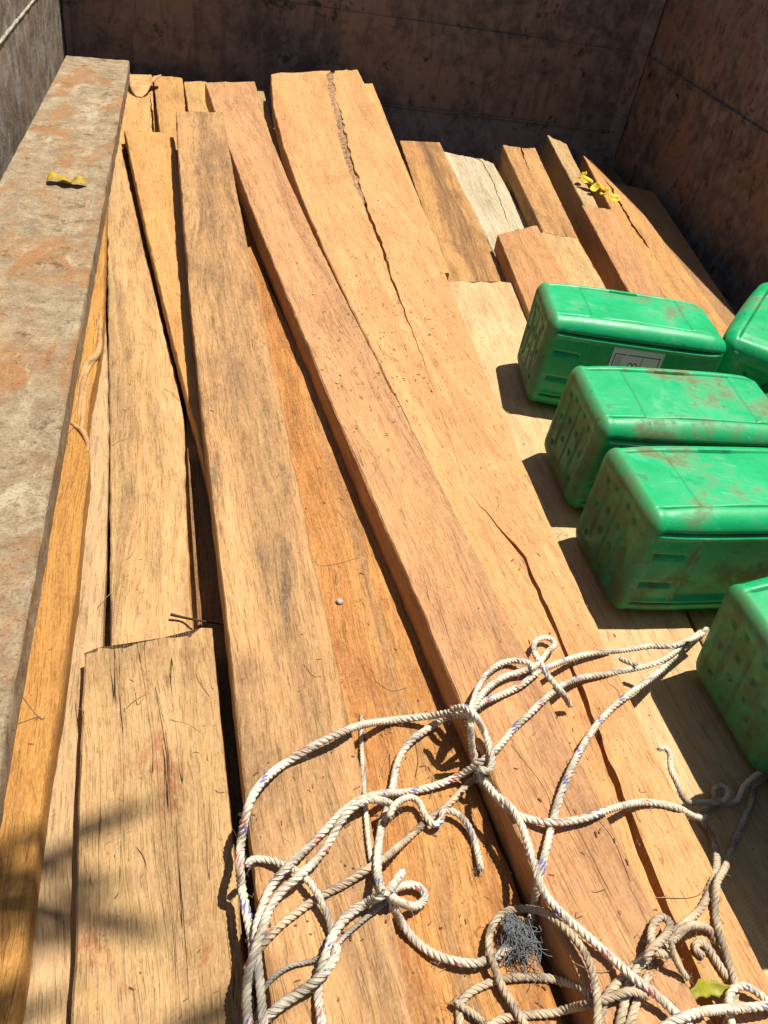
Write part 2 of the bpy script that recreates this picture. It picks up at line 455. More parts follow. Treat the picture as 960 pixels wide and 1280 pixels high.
M['dry_leaf'] = simple('dry_brown_leaf', (0.36, 0.19, 0.07), .75, .35, 40)
M['yellow_leaf'] = simple('yellow_leaf', (0.33, 0.22, 0.014), .6, .3, 50)
M['lime_leaf'] = simple('lime_leaf', (0.24, 0.23, 0.015), .55, .3, 50)
M['twig'] = simple('dark_twig', (0.05, 0.03, 0.018), .8, .3, 200)
M['straw'] = simple('pale_straw', (0.34, 0.22, 0.11), .8, .3, 90)
M['chip'] = simple('wood_chip', (0.24, 0.13, 0.06), .85, .5, 30)
M['pebble'] = simple('grey_pebble', (0.36, 0.34, 0.31), .8)
M['wire'] = simple('dark_wire', (0.06, 0.055, 0.05), .5)
M['ground'] = simple('reddish_earth', (0.20, 0.13, 0.085), .95, .3, 3.0, .01)
M['green_leaf'] = simple('green_leaf', (0.05, 0.10, 0.02), .5, .3, 20)
M['bark'] = simple('branch_bark', (0.09, 0.065, 0.045), .9, .3, 30, .003)

# ------------------------------------------------------------------ ground and truck bed
g = link('ground', mesh_from('ground', [(-200, -200, -1.15), (200, -200, -1.15), (200, 200, -1.15), (-200, 200, -1.15)], [(0, 1, 2, 3)]), M['ground'])
tag(g, kind='structure')

XL, XR, YB, YF, ZF, ZT, ZS = -0.54, 1.769, 3.557, -0.9, -0.10, 0.70, 0.40
bed = empty('truck_bed', (0, 1.2, ZF))
tag(bed, 'rusty dark steel truck bed that holds the planks, cans and ropes', 'truck bed')
bed_inv = Matrix.Translation((0, -1.2, -ZF))

def bed_part(name, me, mat):
    me.transform(bed_inv)
    o = link(name, me, mat, bed)
    return o

def sheet(name, corners, nu, nv, thick, seed, amp=0.004):
    """a dented steel sheet with thickness; corners a,b,c,d; normal side faces inwards"""
    a, b, c, d = [np.array(p, float) for p in corners]
    n = np.cross(b - a, d - a)
    n /= np.linalg.norm(n)
    rs = np.random.default_rng(seed)
    ph = rs.random((6, 3)) * 6.28
    fr = rs.uniform(2, 9, (6, 2))
    V, F = [], []
    for layer in (0, 1):
        for j in range(nv + 1):
            for i in range(nu + 1):
                s, t = i / nu, j / nv
                p = (a * (1 - s) + b * s) * (1 - t) + (d * (1 - s) + c * s) * t
                w = sum(math.sin(fr[k, 0] * s * 3 + ph[k, 0]) * math.sin(fr[k, 1] * t * 1.6 + ph[k, 1]) for k in range(6)) / 6
                V.append(p + n * (amp * w - layer * thick))
    row = nu + 1
    cnt = row * (nv + 1)
    for j in range(nv):
        for i in range(nu):
            q = (j * row + i, j * row + i + 1, (j + 1) * row + i + 1, (j + 1) * row + i)
            F.append(q)
            F.append(tuple(x + cnt for x in q[::-1]))
    rim = [i for i in range(nu + 1)] + [j * row + nu for j in range(1, nv + 1)] + [nv * row + i for i in range(nu - 1, -1, -1)] + [j * row for j in range(nv - 1, 0, -1)]
    for k in range(len(rim)):
        p, q = rim[k], rim[(k + 1) % len(rim)]
        F.append((q, p, p + cnt, q + cnt))
    return mesh_from(name, V, F, 40)

bed_part('bed_floor', sheet('bed_floor', [(XL - .1, YF, ZF), (XR + .1, YF, ZF), (XR + .1, YB + .1, ZF), (XL - .1, YB + .1, ZF)], 30, 40, .01, 1, .002), M['steel_floor'])
# each wall: a lower and an upper plate that meet at a welded seam
bed_part('wall_plate', sheet('front_wall_low', [(XL, YB, ZF + .002), (XR, YB, ZF + .002), (XR, YB, ZS), (XL, YB, ZS)][::-1], 40, 10, .006, 2), M['steel_back'])
bed_part('wall_plate', sheet('front_wall_up', [(XL, YB + .005, ZS - .01), (XR, YB + .005, ZS - .01), (XR, YB + .005, ZT), (XL, YB + .005, ZT)][::-1], 40, 10, .006, 3), M['steel_back'])
bed_part('wall_plate', sheet('right_wall_low', [(XR, YF, ZF + .002), (XR, YF, ZS), (XR, YB, ZS), (XR, YB, ZF + .002)], 12, 44, .006, 4, .006), M['steel_right'])
bed_part('wall_plate', sheet('right_wall_up', [(XR + .005, YF, ZS - .01), (XR + .005, YF, ZT), (XR + .005, YB, ZT), (XR + .005, YB, ZS - .01)], 12, 44, .006, 5, .006), M['steel_right'])
bed_part('wall_plate', sheet('left_wall_low', [(XL, YF, ZF + .002), (XL, YF, ZS), (XL, YB, ZS), (XL, YB, ZF + .002)][::-1], 12, 44, .006, 6, .006), M['steel_left'])
bed_part('wall_plate', sheet('left_wall_up', [(XL - .005, YF, ZS - .01), (XL - .005, YF, ZT), (XL - .005, YB, ZT), (XL - .005, YB, ZS - .01)][::-1], 12, 44, .006, 7, .006), M['steel_left'])

def bead(P, r, seed):
    rs = np.random.default_rng(seed)
    P = resample(np.array(P, float), 0.012)
    P = P + rs.normal(0, r * .12, P.shape)
    V, F = tube_arrays(P, r * (1 + rs.uniform(-.25, .25, len(P))), 6)
    return mesh_from('weld_bead', V, F, 179)
M['weld'] = simple('weld_metal', (0.07, 0.05, 0.037), .6, .4, 50, .001)
M['weld_left'] = simple('chalky_weld', (0.30, 0.29, 0.21), .7, .35, 30, .001)
bed_part('weld_bead', bead([(XL, YB - .001, ZS - .004), (XR - .03, YB - .001, ZS - .004)], .0036, 1), M['steel_back'])
bed_part('weld_bead', bead([(XR - .001, YF, ZS - .004), (XR - .001, YB - .05, ZS - .004)], .0045, 2), M['steel_right'])
bed_part('weld_bead', bead([(XL + .001, YF, ZS), (XL + .001, YB, ZS)], .0035, 3), M['weld_left'])
# folded foot along the front wall, corner strips and rims
def strip(name, a, b, c, d, mat, th=.006, seed=3):
    bed_part(name, sheet(name, [a, b, c, d], 24, 3, th, seed, .0015), mat)
strip('foot_plate', (XL, YB - .085, ZF + .006), (XR, YB - .085, ZF + .006), (XR, YB - .008, .085), (XL, YB - .008, .085), M['steel_back'])
bed_part('weld_bead', bead([(XL, YB - .01, .086), (XR - .05, YB - .01, .086)], .005, 5), M['steel_back'])
strip('corner_strip', (XR - .05, YB - .006, ZF), (XR - .006, YB - .05, ZF), (XR - .006, YB - .05, ZT), (XR - .05, YB - .006, ZT), M['steel_back'])
strip('corner_strip', (XL + .006, YB - .03, ZF), (XL + .03, YB - .006, ZF), (XL + .03, YB - .006, ZT), (XL + .006, YB - .03, ZT), M['steel_back'])
for nm, lo, hi in (('rim_rail', (XL - .06, YF, ZT - .002), (XL + .004, YB + .06, ZT + .05)),
                   ('rim_rail', (XR - .004, YF, ZT - .002), (XR + .06, YB + .06, ZT + .05)),
                   ('rim_rail', (XL + .006, YB - .004, ZT - .001), (XR - .006, YB + .06, ZT + .048))):
    bed_part(nm, box_mesh(nm, lo, hi, .006), M['steel_right'])
for k in range(7):
    y = YB - .35 - k * .62
    for sx, x0 in ((-1, XL - .07), (1, XR + .012)):
        bed_part('side_post', box_mesh('side_post', (x0, y, ZF), (x0 + .058, y + .06, ZT - .004), .004), M['steel_right'])

# ------------------------------------------------------------------ planks
def poly_at(P, s):
    P = np.asarray(P, float)
    d = np.r_[0, np.cumsum(np.linalg.norm(np.diff(P, axis=0), axis=1))]
    d /= d[-1]
    return np.stack([np.interp(s, d, P[:, k]) for k in range(3)], -1)

def smooth_noise(rs, n, step, amp):
    k = max(4, int(n / max(step, 1)) + 3)
    return np.interp(np.linspace(0, k - 1, n), np.arange(k), rs.normal(0, amp, k))

def plank_mesh(L, R, t, cracks, jag, seed):
    rs = np.random.default_rng(seed)
    length = np.linalg.norm(np.diff(np.array(L), axis=0), axis=1).sum()
    n = int(min(220, max(24, length / 0.016)))
    S = np.linspace(0, 1, n)
    S = np.unique(np.r_[0, 0.003, S[1:], ])
    n = len(S)
    PL, PR = poly_at(L, S), poly_at(R, S)
    W = np.linalg.norm(PR - PL, axis=1)
    el = smooth_noise(rs, n, 20, .0002) + smooth_noise(rs, n, 1.2, .0006)
    er = smooth_noise(rs, n, 20, .0002) + smooth_noise(rs, n, 1.2, .0006)
    for e in (el, er):                                   # a few chips knocked out of the arrises
        for c in rs.integers(0, n, max(1, int(length * 1.1))):
            w = rs.integers(1, 4)
            e[max(0, c - w):c + w] += rs.uniform(.0004, .0022)
    if cracks:
        cs = np.array(cracks)
        tc = np.interp(S, cs[:, 0], cs[:, 1])
        wc = np.interp(S, cs[:, 0], cs[:, 2], left=0 if cs[0, 0] > .01 else None, right=0 if cs[-1, 0] < .99 else None)
        wig = smooth_noise(rs, n, 1.2, .0014) * (wc > 0) + smooth_noise(rs, n, 5, .0010) * (wc > 0)
        wc = wc * (1 + .35 * np.clip(smooth_noise(rs, n, 1.5, 1.0), -1, 1))
        tc = tc + wig / W
        hw = np.maximum(wc / 2 / W, 1e-5)
        kc = 6
        und = np.where(wc > .004, 1.6, .8)          # wide splits flare below the surface, shaped to keep the gap dark
        cols = [tc * (i / kc) - hw * (i / kc) for i in range(kc + 1)] + [tc - hw * und, tc + hw * und] + [tc + hw + (1 - tc - hw) * (i / kc) for i in range(kc + 1)]
        deep = (kc + 1, kc + 2)
    else:
        kc = 10
        cols = [np.full(n, i / kc) for i in range(kc + 1)]
        deep = None
    cols = np.array(cols)                                # (m, n)
    m = cols.shape[0]
    ins = .0025 / W
    cols[0] = ins
    cols[-1] = 1 - ins
    bulge = smooth_noise(rs, n, 24, .0009)
    V, UV = [], []
    acr = (PR - PL) / W[:, None]
    along = poly_at(L, np.minimum(S + .002, 1)) - poly_at(L, np.maximum(S - .002, 0))
    along /= np.linalg.norm(along, axis=1)[:, None]
    down = np.array([0, 0, -1.0])
    jagc = rs.normal(0, jag, m) + np.interp(np.arange(m), np.linspace(0, m - 1, 4), rs.normal(0, jag * 1.4, 4))
    colz = rs.normal(0, .00025, (m, n)) + np.interp(np.arange(m), np.linspace(0, m - 1, 4), rs.normal(0, .0008, 4))[:, None]
    Dv = S * length
    rows = []
    for i in range(n):
        w = W[i]
        prof = []
        lo, hi = el[i], w - er[i]
        def at(x, dz):
            return PL[i] + acr[i] * x + down * dz
        prof.append((at(lo + .001, t), -t - .003))
        prof.append((at(lo + .0004 * math.sin(i * 1.3), t * .5), -t * .5 - .003))
        prof.append((at(lo, .0028), -.0028))
        for c in range(m):
            x = cols[c, i] * w
            if c == 0:
                x = lo + .0025
            elif c == m - 1:
                x = hi - .0025
            dz = -(bulge[i] + colz[c, i])
            if deep is not None and c in deep and wc[i] > .0004:
                dz = min(t + .05, .006 + wc[i] * 14)
            p = at(x, dz)
            if i == 0:
                p = p + along[i] * (jagc[c] - .001)
            prof.append((p, x))
        prof.append((at(hi, .0028), w + .0028))
        prof.append((at(hi - .0005, t * .5), w + t * .5 + .003))
        prof.append((at(hi - .001, t), w + t + .003))
        for p, uu in prof:
            V.append(p)
            UV.append((uu, Dv[i]))
    k = m + 6
    F = []
    for i in range(n - 1):
        for c in range(k - 1):
            F.append((i * k + c, i * k + c + 1, (i + 1) * k + c + 1, (i + 1) * k + c))
        F.append((i * k + k - 1, i * k, (i + 1) * k, (i + 1) * k + k - 1))
    F.append(tuple(range(k))[::-1])
    F.append(tuple((n - 1) * k + c for c in range(k)))
    org = (np.array(L[0]) + np.array(R[0]) + np.array(L[-1]) + np.array(R[-1])) / 4 - np.array([0, 0, t])
    V = np.array(V) - org
    me = mesh_from('plank', V, F, 38, UV)
    recalc(me)
    me.set_sharp_from_angle(angle=math.radians(38))
    return me, org

BOARDS = [   # key, left edge, right edge (far to near, metres), thickness, crack (s, t, width), end roughness, label
    ('stained', [(-0.4646,3.0346,0.25), (-0.4648,1.9425,0.25), (-0.4651,-0.3,0.25)], [(-0.2687,3.0713,0.25), (-0.1984,0.4656,0.25), (-0.1778,-0.3,0.25)], 0.05, None, 0.0015,
     'broad grey cement-stained plank lying highest, along the left wall'),
    ('yellow', [(-0.3333,2.3108,0.1815), (-0.3027,1.4548,0.1787), (-0.279,0.9093,0.177), (-0.2561,0.4683,0.1755), (-0.2426,0.2637,0.1749), (-0.2141,-0.3,0.1731)], [(-0.2717,2.3285,0.1815), (-0.2329,1.8268,0.1799), (-0.2082,1.5303,0.179), (-0.1993,1.3915,0.1785), (-0.1995,1.1938,0.1779), (-0.1959,1.114,0.1776), (-0.1822,1.0211,0.1773), (-0.178,0.9105,0.177), (-0.1707,0.7832,0.1766), (-0.1662,0.5805,0.1759), (-0.1677,0.4988,0.1756), (-0.159,0.2542,0.1749), (-0.1467,-0.3,0.1731)], 0.045, None, 0.002,
     'deep yellow plank with a torn knot, beside the grey stained plank'),
    ('pale_strip', [(-0.2866,1.6064,0.1242), (-0.2408,0.9705,0.1222), (-0.2243,0.5989,0.121), (-0.1904,0.2735,0.1199), (-0.149,-0.3,0.1181)], [(-0.2186,1.6151,0.1242), (-0.19,1.3757,0.1235), (-0.167,1.1363,0.1227), (-0.1483,0.8969,0.1219), (-0.1328,0.6575,0.1212), (-0.1188,0.4182,0.1204), (-0.105,0.1788,0.1196), (-0.0903,-0.0606,0.1188), (-0.0733,-0.3,0.1181)], 0.04, None, 0.002,
     'narrow pale plank squeezed between the deep yellow plank and a black gap'),
    ('left_long', [(-0.3356,2.8485,0.1232), (-0.3079,2.567,0.1223), (-0.2797,2.2854,0.1214), (-0.2514,2.0039,0.1205), (-0.2231,1.7224,0.1196), (-0.1953,1.4408,0.1187), (-0.1681,1.1593,0.1178), (-0.1419,0.8777,0.1169), (-0.117,0.5962,0.116)], [(-0.3071,2.8586,0.1233), (-0.2732,2.655,0.1226), (-0.1521,1.8881,0.1201), (-0.0643,1.3723,0.1185), (-0.0457,1.2401,0.118), (-0.0349,0.9783,0.1172), (-0.0193,0.7391,0.1164), (-0.0068,0.5901,0.1159)], 0.035, None, 0.002,
     'tan sawn plank right of the narrow black gap, running under the cracked wide plank'),
    ('splinter', [(-0.0374,1.1373,0.1236), (-0.0285,0.9716,0.1233), (-0.0199,0.8319,0.123), (-0.0139,0.7364,0.1228)], [(-0.0347,1.1374,0.1236), (-0.0236,0.9717,0.1233), (-0.0141,0.8319,0.123), (-0.0074,0.7391,0.1228)], 0.03, None, 0.002,
     'dark thin splinter of wood in the gap by the small twig'),
    ('weathered', [(-0.153,0.6759,0.15), (-0.1427,0.5539,0.15), (-0.1324,0.4319,0.15), (-0.1221,0.3099,0.15), (-0.1118,0.1879,0.15), (-0.1015,0.066,0.15), (-0.0912,-0.056,0.15), (-0.0808,-0.178,0.15), (-0.0705,-0.3,0.15)], [(0.0079,0.7075,0.15), (0.0172,0.5815,0.15), (0.0263,0.4556,0.15), (0.0355,0.3297,0.15), (0.0446,0.2037,0.15), (0.0537,0.0778,0.15), (0.0628,-0.0481,0.15), (0.0719,-0.1741,0.15), (0.081,-0.3,0.15)], 0.03, None, 0.004,
     'short wide weathered plank with long drying cracks at lower left'),
    ('wedge', [(-0.2612,2.6744,0.1527), (-0.2257,2.4336,0.1519), (-0.1895,2.1928,0.1511), (-0.1526,1.952,0.1503), (-0.1149,1.7111,0.1496), (-0.0764,1.4703,0.1488), (-0.0371,1.2295,0.148), (0.0029,0.9887,0.1472), (0.0436,0.7479,0.1464)], [(-0.1162,2.7003,0.1527), (-0.0955,2.4562,0.152), (-0.0742,2.2121,0.1512), (-0.0523,1.968,0.1504), (-0.0297,1.7239,0.1496), (-0.0065,1.4797,0.1488), (0.0173,1.2356,0.148), (0.0416,0.9915,0.1472), (0.0665,0.7474,0.1464)], 0.036, None, 0.002,
     'yellow plank tapering to a point left of the long brown blotched plank'),
    ('long_brown', [(-0.1055,2.6577,0.2266), (-0.0867,2.288,0.2224), (-0.0654,1.9183,0.2183), (-0.0418,1.5486,0.2141), (-0.0162,1.1788,0.2099), (0.0113,0.8091,0.2057), (0.0405,0.4394,0.2016), (0.0715,0.0697,0.1974), (0.1037,-0.3,0.1932)], [(0.0341,2.708,0.2272), (0.0491,2.3738,0.2234), (0.0665,2.0395,0.2196), (0.0858,1.7053,0.2159), (0.1067,1.3711,0.2121), (0.1288,1.0369,0.2083), (0.1508,0.7027,0.2045), (0.1729,0.3684,0.2008), (0.1945,0.0342,0.197), (0.2151,-0.3,0.1932)], 0.05, None, 0.002,
     'long plank with brown weathering blotches that the rope loops cross at lower left'),
    ('orange', [(0.0411,1.9347,0.1554), (0.0674,1.6554,0.154), (0.0903,1.376,0.1526), (0.1109,1.0967,0.1511), (0.1297,0.8174,0.1497), (0.1481,0.538,0.1482), (0.1674,0.2587,0.1468), (0.188,-0.0207,0.1453), (0.2112,-0.3,0.1439)], [(0.0981,1.8918,0.1552), (0.1373,1.6726,0.1541), (0.1759,1.4534,0.153), (0.2128,1.2343,0.1518), (0.2475,1.0151,0.1507), (0.2792,0.7959,0.1496), (0.3064,0.5767,0.1484), (0.3293,0.3575,0.1473), (0.347,0.1384,0.1462), (0.3591,-0.0808,0.145), (0.3645,-0.3,0.1439)], 0.045, None, 0.006,
     'orange plank with dark scratched grain right of the blotched brown plank'),
    ('under_orange', [(0.0195,2.7658,0.1119), (0.0513,2.3826,0.1101), (0.0893,1.9994,0.1082), (0.1324,1.6161,0.1064), (0.1796,1.2329,0.1045), (0.2298,0.8497,0.1027), (0.2823,0.4665,0.1008), (0.3352,0.0832,0.099), (0.3878,-0.3,0.0971)], [(0.103,2.7915,0.1121), (0.1431,2.405,0.1102), (0.1864,2.0186,0.1083), (0.232,1.6322,0.1064), (0.2802,1.2457,0.1046), (0.3312,0.8593,0.1027), (0.3846,0.4729,0.1008), (0.4392,0.0864,0.099), (0.4955,-0.3,0.0971)], 0.04, None, 0.002,
     'low orange plank seen as a strip in the shade of the salmon plank'),
    ('salmon', [(-0.0231,3.0259,0.2208), (0.0107,2.7235,0.2174), (0.0467,2.4212,0.2139), (0.0842,2.1188,0.2105), (0.1235,1.8165,0.2071), (0.1648,1.5141,0.2037), (0.2074,1.2118,0.2003), (0.2514,0.9094,0.1969), (0.2966,0.6071,0.1935), (0.3427,0.3047,0.1901), (0.3898,0.0024,0.1866), (0.4377,-0.3,0.1832)], [(0.1471,3.1155,0.2218), (0.1586,2.805,0.2183), (0.1802,2.4945,0.2148), (0.2096,2.184,0.2113), (0.2452,1.8735,0.2078), (0.2851,1.563,0.2043), (0.328,1.2525,0.2008), (0.3713,0.942,0.1972), (0.413,0.6315,0.1937), (0.4516,0.321,0.1902), (0.485,0.0105,0.1867), (0.5116,-0.3,0.1832)], 0.058, None, 0.002,
     'long salmon-pink plank with a dark shaded left edge crossing the middle diagonally'),
    ('split', [(0.2034,3.1623,0.2412), (0.1949,2.8161,0.2283), (0.206,2.4698,0.2155), (0.2332,2.1236,0.2027), (0.2723,1.7774,0.1898), (0.3192,1.4312,0.177), (0.3691,1.0849,0.1641), (0.4184,0.7387,0.1513), (0.4622,0.3925,0.1384), (0.496,0.0462,0.1256), (0.5161,-0.3,0.1127)], [(0.5405,3.3389,0.2477), (0.5544,2.9346,0.2327), (0.5586,2.5302,0.2177), (0.5567,2.1259,0.2027), (0.5527,1.7216,0.1877), (0.5511,1.3173,0.1727), (0.5548,0.913,0.1577), (0.5682,0.5086,0.1427), (0.5951,0.1043,0.1277), (0.6388,-0.3,0.1127)], 0.045, [(0.0, 0.7006, 0.0215), (0.0085, 0.6471, 0.0223), (0.026, 0.6347, 0.023), (0.0425, 0.621, 0.0237), (0.059, 0.6098, 0.0244), (0.075, 0.5989, 0.0251), (0.0885, 0.5944, 0.0252), (0.102, 0.5909, 0.0254), (0.115, 0.5853, 0.0256), (0.1275, 0.5802, 0.0257), (0.14, 0.5762, 0.0259), (0.158, 0.5669, 0.0248), (0.1755, 0.5582, 0.0238), (0.192, 0.5483, 0.0228), (0.208, 0.5373, 0.0219), (0.224, 0.5269, 0.021), (0.2355, 0.5236, 0.0202), (0.2475, 0.5228, 0.0195), (0.2585, 0.5197, 0.0188), (0.2695, 0.5175, 0.0181), (0.2805, 0.5162, 0.0174), (0.286, 0.5192, 0.0156), (0.2915, 0.5223, 0.0137), (0.2965, 0.524, 0.0119), (0.302, 0.5271, 0.0102), (0.307, 0.5283, 0.0084), (0.3135, 0.5261, 0.0081), (0.3195, 0.5225, 0.0079), (0.3255, 0.5192, 0.0076), (0.3315, 0.5162, 0.0073), (0.3375, 0.5135, 0.0071), (0.348, 0.5125, 0.0074), (0.3585, 0.5124, 0.0077), (0.3685, 0.5113, 0.008), (0.378, 0.5094, 0.0083), (0.388, 0.5101, 0.0085), (0.3945, 0.5048, 0.008), (0.4015, 0.5015, 0.0074), (0.4085, 0.498, 0.0069), (0.415, 0.4932, 0.0063), (0.4215, 0.4887, 0.0058), (0.432, 0.4813, 0.0053), (0.4425, 0.4749, 0.0048), (0.4525, 0.4674, 0.0043), (0.462, 0.4588, 0.0038), (0.4715, 0.4512, 0.0034), (0.4855, 0.4466, 0.0026), (0.4985, 0.4401, 0.0019), (0.5115, 0.4347, 0.0013), (0.524, 0.429, 0.0006), (0.5355, 0.4207, 0.0), (0.558, 0.3924, 0.0), (0.5785, 0.3595, 0.0), (0.598, 0.3272, 0.0), (0.616, 0.2932, 0.0), (0.633, 0.2588, 0.0), (0.638, 0.2852, 0.0005), (0.643, 0.3124, 0.001), (0.648, 0.3404, 0.0015), (0.6525, 0.3664, 0.002), (0.657, 0.3931, 0.0025), (0.662, 0.4234, 0.003), (0.6665, 0.4514, 0.0035), (0.671, 0.4793, 0.0039), (0.6755, 0.5077, 0.0044), (0.6795, 0.5338, 0.0048), (0.6895, 0.5262, 0.0053), (0.699, 0.5178, 0.0058), (0.708, 0.5097, 0.0063), (0.717, 0.5039, 0.0067), (0.7255, 0.4969, 0.0072), (0.733, 0.4835, 0.0075), (0.7405, 0.4716, 0.0078), (0.748, 0.4612, 0.0081), (0.755, 0.4491, 0.0084), (0.7615, 0.4352, 0.0087), (0.7695, 0.4163, 0.009), (0.777, 0.3961, 0.0093), (0.7845, 0.3746, 0.0096), (0.7915, 0.3518, 0.01), (0.798, 0.3279, 0.0102), (0.807, 0.3121, 0.0104), (0.8155, 0.2973, 0.0105), (0.8235, 0.2822, 0.0106), (0.831, 0.2668, 0.0108), (0.8385, 0.2532, 0.0109), (0.841, 0.2498, 0.0115), (0.844, 0.2487, 0.012), (0.8465, 0.2456, 0.0126), (0.849, 0.2428, 0.0132), (0.852, 0.2421, 0.0137), (0.8535, 0.2424, 0.0138), (0.855, 0.2428, 0.0139), (0.857, 0.2451, 0.014), (0.8585, 0.2456, 0.0141), (0.86, 0.2461, 0.0142)], 0.007,
     'longest pale plank with a bark-lined split at its far end and a dark crack nearer'),
    ('under_split', [(0.4879,3.4138,0.1756), (0.5153,2.6049,0.1404), (0.5386,2.0652,0.1169), (0.5461,1.9243,0.1107)], [(0.6272,3.4752,0.1783), (0.6211,2.7653,0.1474), (0.6212,2.0789,0.1175), (0.6182,1.9347,0.1112)], 0.04, None, 0.002,
     'pale plank showing as a sliver under the right edge of the split plank'),
    ('heart', [(0.7378,3.3166,0.02), (0.665,2.08,0.02), (0.6422,1.6931,0.02)], [(0.9122,3.3529,0.02), (0.8566,2.1398,0.02), (0.8236,1.7105,0.02)], 0.05, None, 0.002,
     'yellow-brown plank with a dark heartwood streak right of the split plank'),
    ('grey_pale', [(0.9173,3.3099,0), (0.8781,2.2163,0), (0.8697,2.0113,0)], [(1.1152,3.2281,0), (1.0663,2.4839,0), (1.0123,2.03,0)], 0.04, [(0.0, 0.6722, 0.0042), (0.006, 0.7504, 0.0041), (0.051, 0.7532, 0.0041), (0.095, 0.7557, 0.004), (0.1375, 0.7589, 0.004), (0.1795, 0.7612, 0.0039), (0.243, 0.7353, 0.0036), (0.304, 0.7097, 0.0032), (0.363, 0.6839, 0.0029), (0.419, 0.6594, 0.0026), (0.4735, 0.6344, 0.0023), (0.4965, 0.6254, 0.0019), (0.5195, 0.616, 0.0014), (0.542, 0.6068, 0.0009), (0.5645, 0.5975, 0.0005), (0.586, 0.5885, 0.0)], 0.006,
     'whitish grey plank between the heartwood-streaked plank and the short cracked one'),
    ('cracked_short', [(1.1472,3.264,0.06), (1.0397,2.342,0.06), (1.0167,2.0621,0.06)], [(1.2911,3.2607,0.06), (1.1605,2.3649,0.06), (1.1216,2.078,0.06)], 0.11, [(0.0, 0.554, 0.0108), (0.0145, 0.5307, 0.01), (0.043, 0.5205, 0.0092), (0.071, 0.5102, 0.0084), (0.0985, 0.5, 0.0076), (0.1255, 0.4897, 0.0069), (0.16, 0.483, 0.0054), (0.1935, 0.476, 0.004), (0.2265, 0.4692, 0.0026), (0.2585, 0.462, 0.0013), (0.29, 0.455, 0.0)], 0.007,
     'rough short plank with pitted surface and a small end split near the back wall'),
    ('leaning_short', [(1.3882,3.4238,0.075), (1.2387,2.4074,0.075), (1.1966,2.111,0.075)], [(1.4436,3.3302,0.075), (1.2976,2.4706,0.075), (1.2394,2.1447,0.075)], 0.12, None, 0.004,
     'short plank with raised dark side, left of the yellow flowers'),
    ('right_crack', [(1.5614,3.3948,0.02), (1.3556,2.2791,0.02), (1.3162,1.9732,0.02), (1.2654,1.6329,0.02)], [(1.5746,3.33,0.02), (1.5731,3.1082,0.02), (1.5802,2.807,0.02), (1.4919,1.995,0.02), (1.4645,1.6888,0.02)], 0.05, [(0.1305, 0.6972, 0.0), (0.1415, 0.6835, 0.0015), (0.153, 0.6613, 0.0029), (0.164, 0.6455, 0.0043), (0.175, 0.6298, 0.0058), (0.186, 0.6145, 0.0072), (0.211, 0.564, 0.0074), (0.2355, 0.5212, 0.0076), (0.259, 0.4872, 0.0077), (0.2825, 0.4566, 0.0079), (0.3045, 0.4331, 0.0081), (0.3285, 0.4219, 0.0086), (0.351, 0.4216, 0.009), (0.3735, 0.4208, 0.0094), (0.3955, 0.4201, 0.0098), (0.4175, 0.4196, 0.0102), (0.436, 0.4276, 0.0097), (0.454, 0.4352, 0.0093), (0.472, 0.4425, 0.0088), (0.4895, 0.4493, 0.0084), (0.507, 0.4561, 0.0079), (0.5145, 0.4681, 0.0063), (0.522, 0.48, 0.0047), (0.5295, 0.4916, 0.0031), (0.537, 0.5031, 0.0016), (0.5445, 0.5144, 0.0)], 0.004,
     'plank with a long wavy black crack right of the yellow flowers'),
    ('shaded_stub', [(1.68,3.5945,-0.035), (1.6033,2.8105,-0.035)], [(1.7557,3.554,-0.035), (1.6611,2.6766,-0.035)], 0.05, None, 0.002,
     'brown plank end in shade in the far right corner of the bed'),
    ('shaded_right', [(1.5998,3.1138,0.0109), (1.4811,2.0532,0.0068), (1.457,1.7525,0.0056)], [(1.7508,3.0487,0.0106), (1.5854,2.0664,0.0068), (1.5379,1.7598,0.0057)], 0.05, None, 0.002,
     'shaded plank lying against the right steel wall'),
    ('square_end', [(0.8651,2.3137,0.0732), (0.8147,1.7805,0.0724), (0.7941,1.5486,0.072)], [(1.0274,2.4189,0.0734), (0.9916,1.9593,0.0727), (0.9442,1.5613,0.072)], 0.05, None, 0.002,
     'orange plank with a square sawn end just beyond the labelled can'),
    ('ragged_end', [(1.0261,2.377,0.07), (0.9741,1.8474,0.07)], [(1.1468,2.3516,0.07), (1.0984,1.8629,0.07)], 0.05, None, 0.006,
     'small plank end with ragged saw cut between the square end and the thick dark-sided one'),
    ('thick_end', [(1.253,2.6131,0.085), (1.1362,1.7958,0.085)], [(1.3673,2.5966,0.085), (1.2501,1.8094,0.085)], 0.11, None, 0.004,
     'thick plank end with tall dark left side beyond the labelled can'),
    ('pale_under_cans', [(0.6069,2.0013,0.0523), (0.5964,1.7136,0.0527), (0.5912,1.426,0.0532), (0.5902,1.1383,0.0536), (0.5926,0.8506,0.0541), (0.5978,0.563,0.0546), (0.6046,0.2753,0.055), (0.6119,-0.0123,0.0555), (0.619,-0.3,0.056)], [(0.8834,2.0477,0.0522), (0.8639,1.7543,0.0527), (0.8442,1.4608,0.0531), (0.8245,1.1673,0.0536), (0.805,0.8739,0.0541), (0.7866,0.5804,0.0545), (0.769,0.2869,0.055), (0.7527,-0.0065,0.0555), (0.738,-0.3,0.056)], 0.045, None, 0.006,
     'palest smooth plank under the left ends of the green cans'),
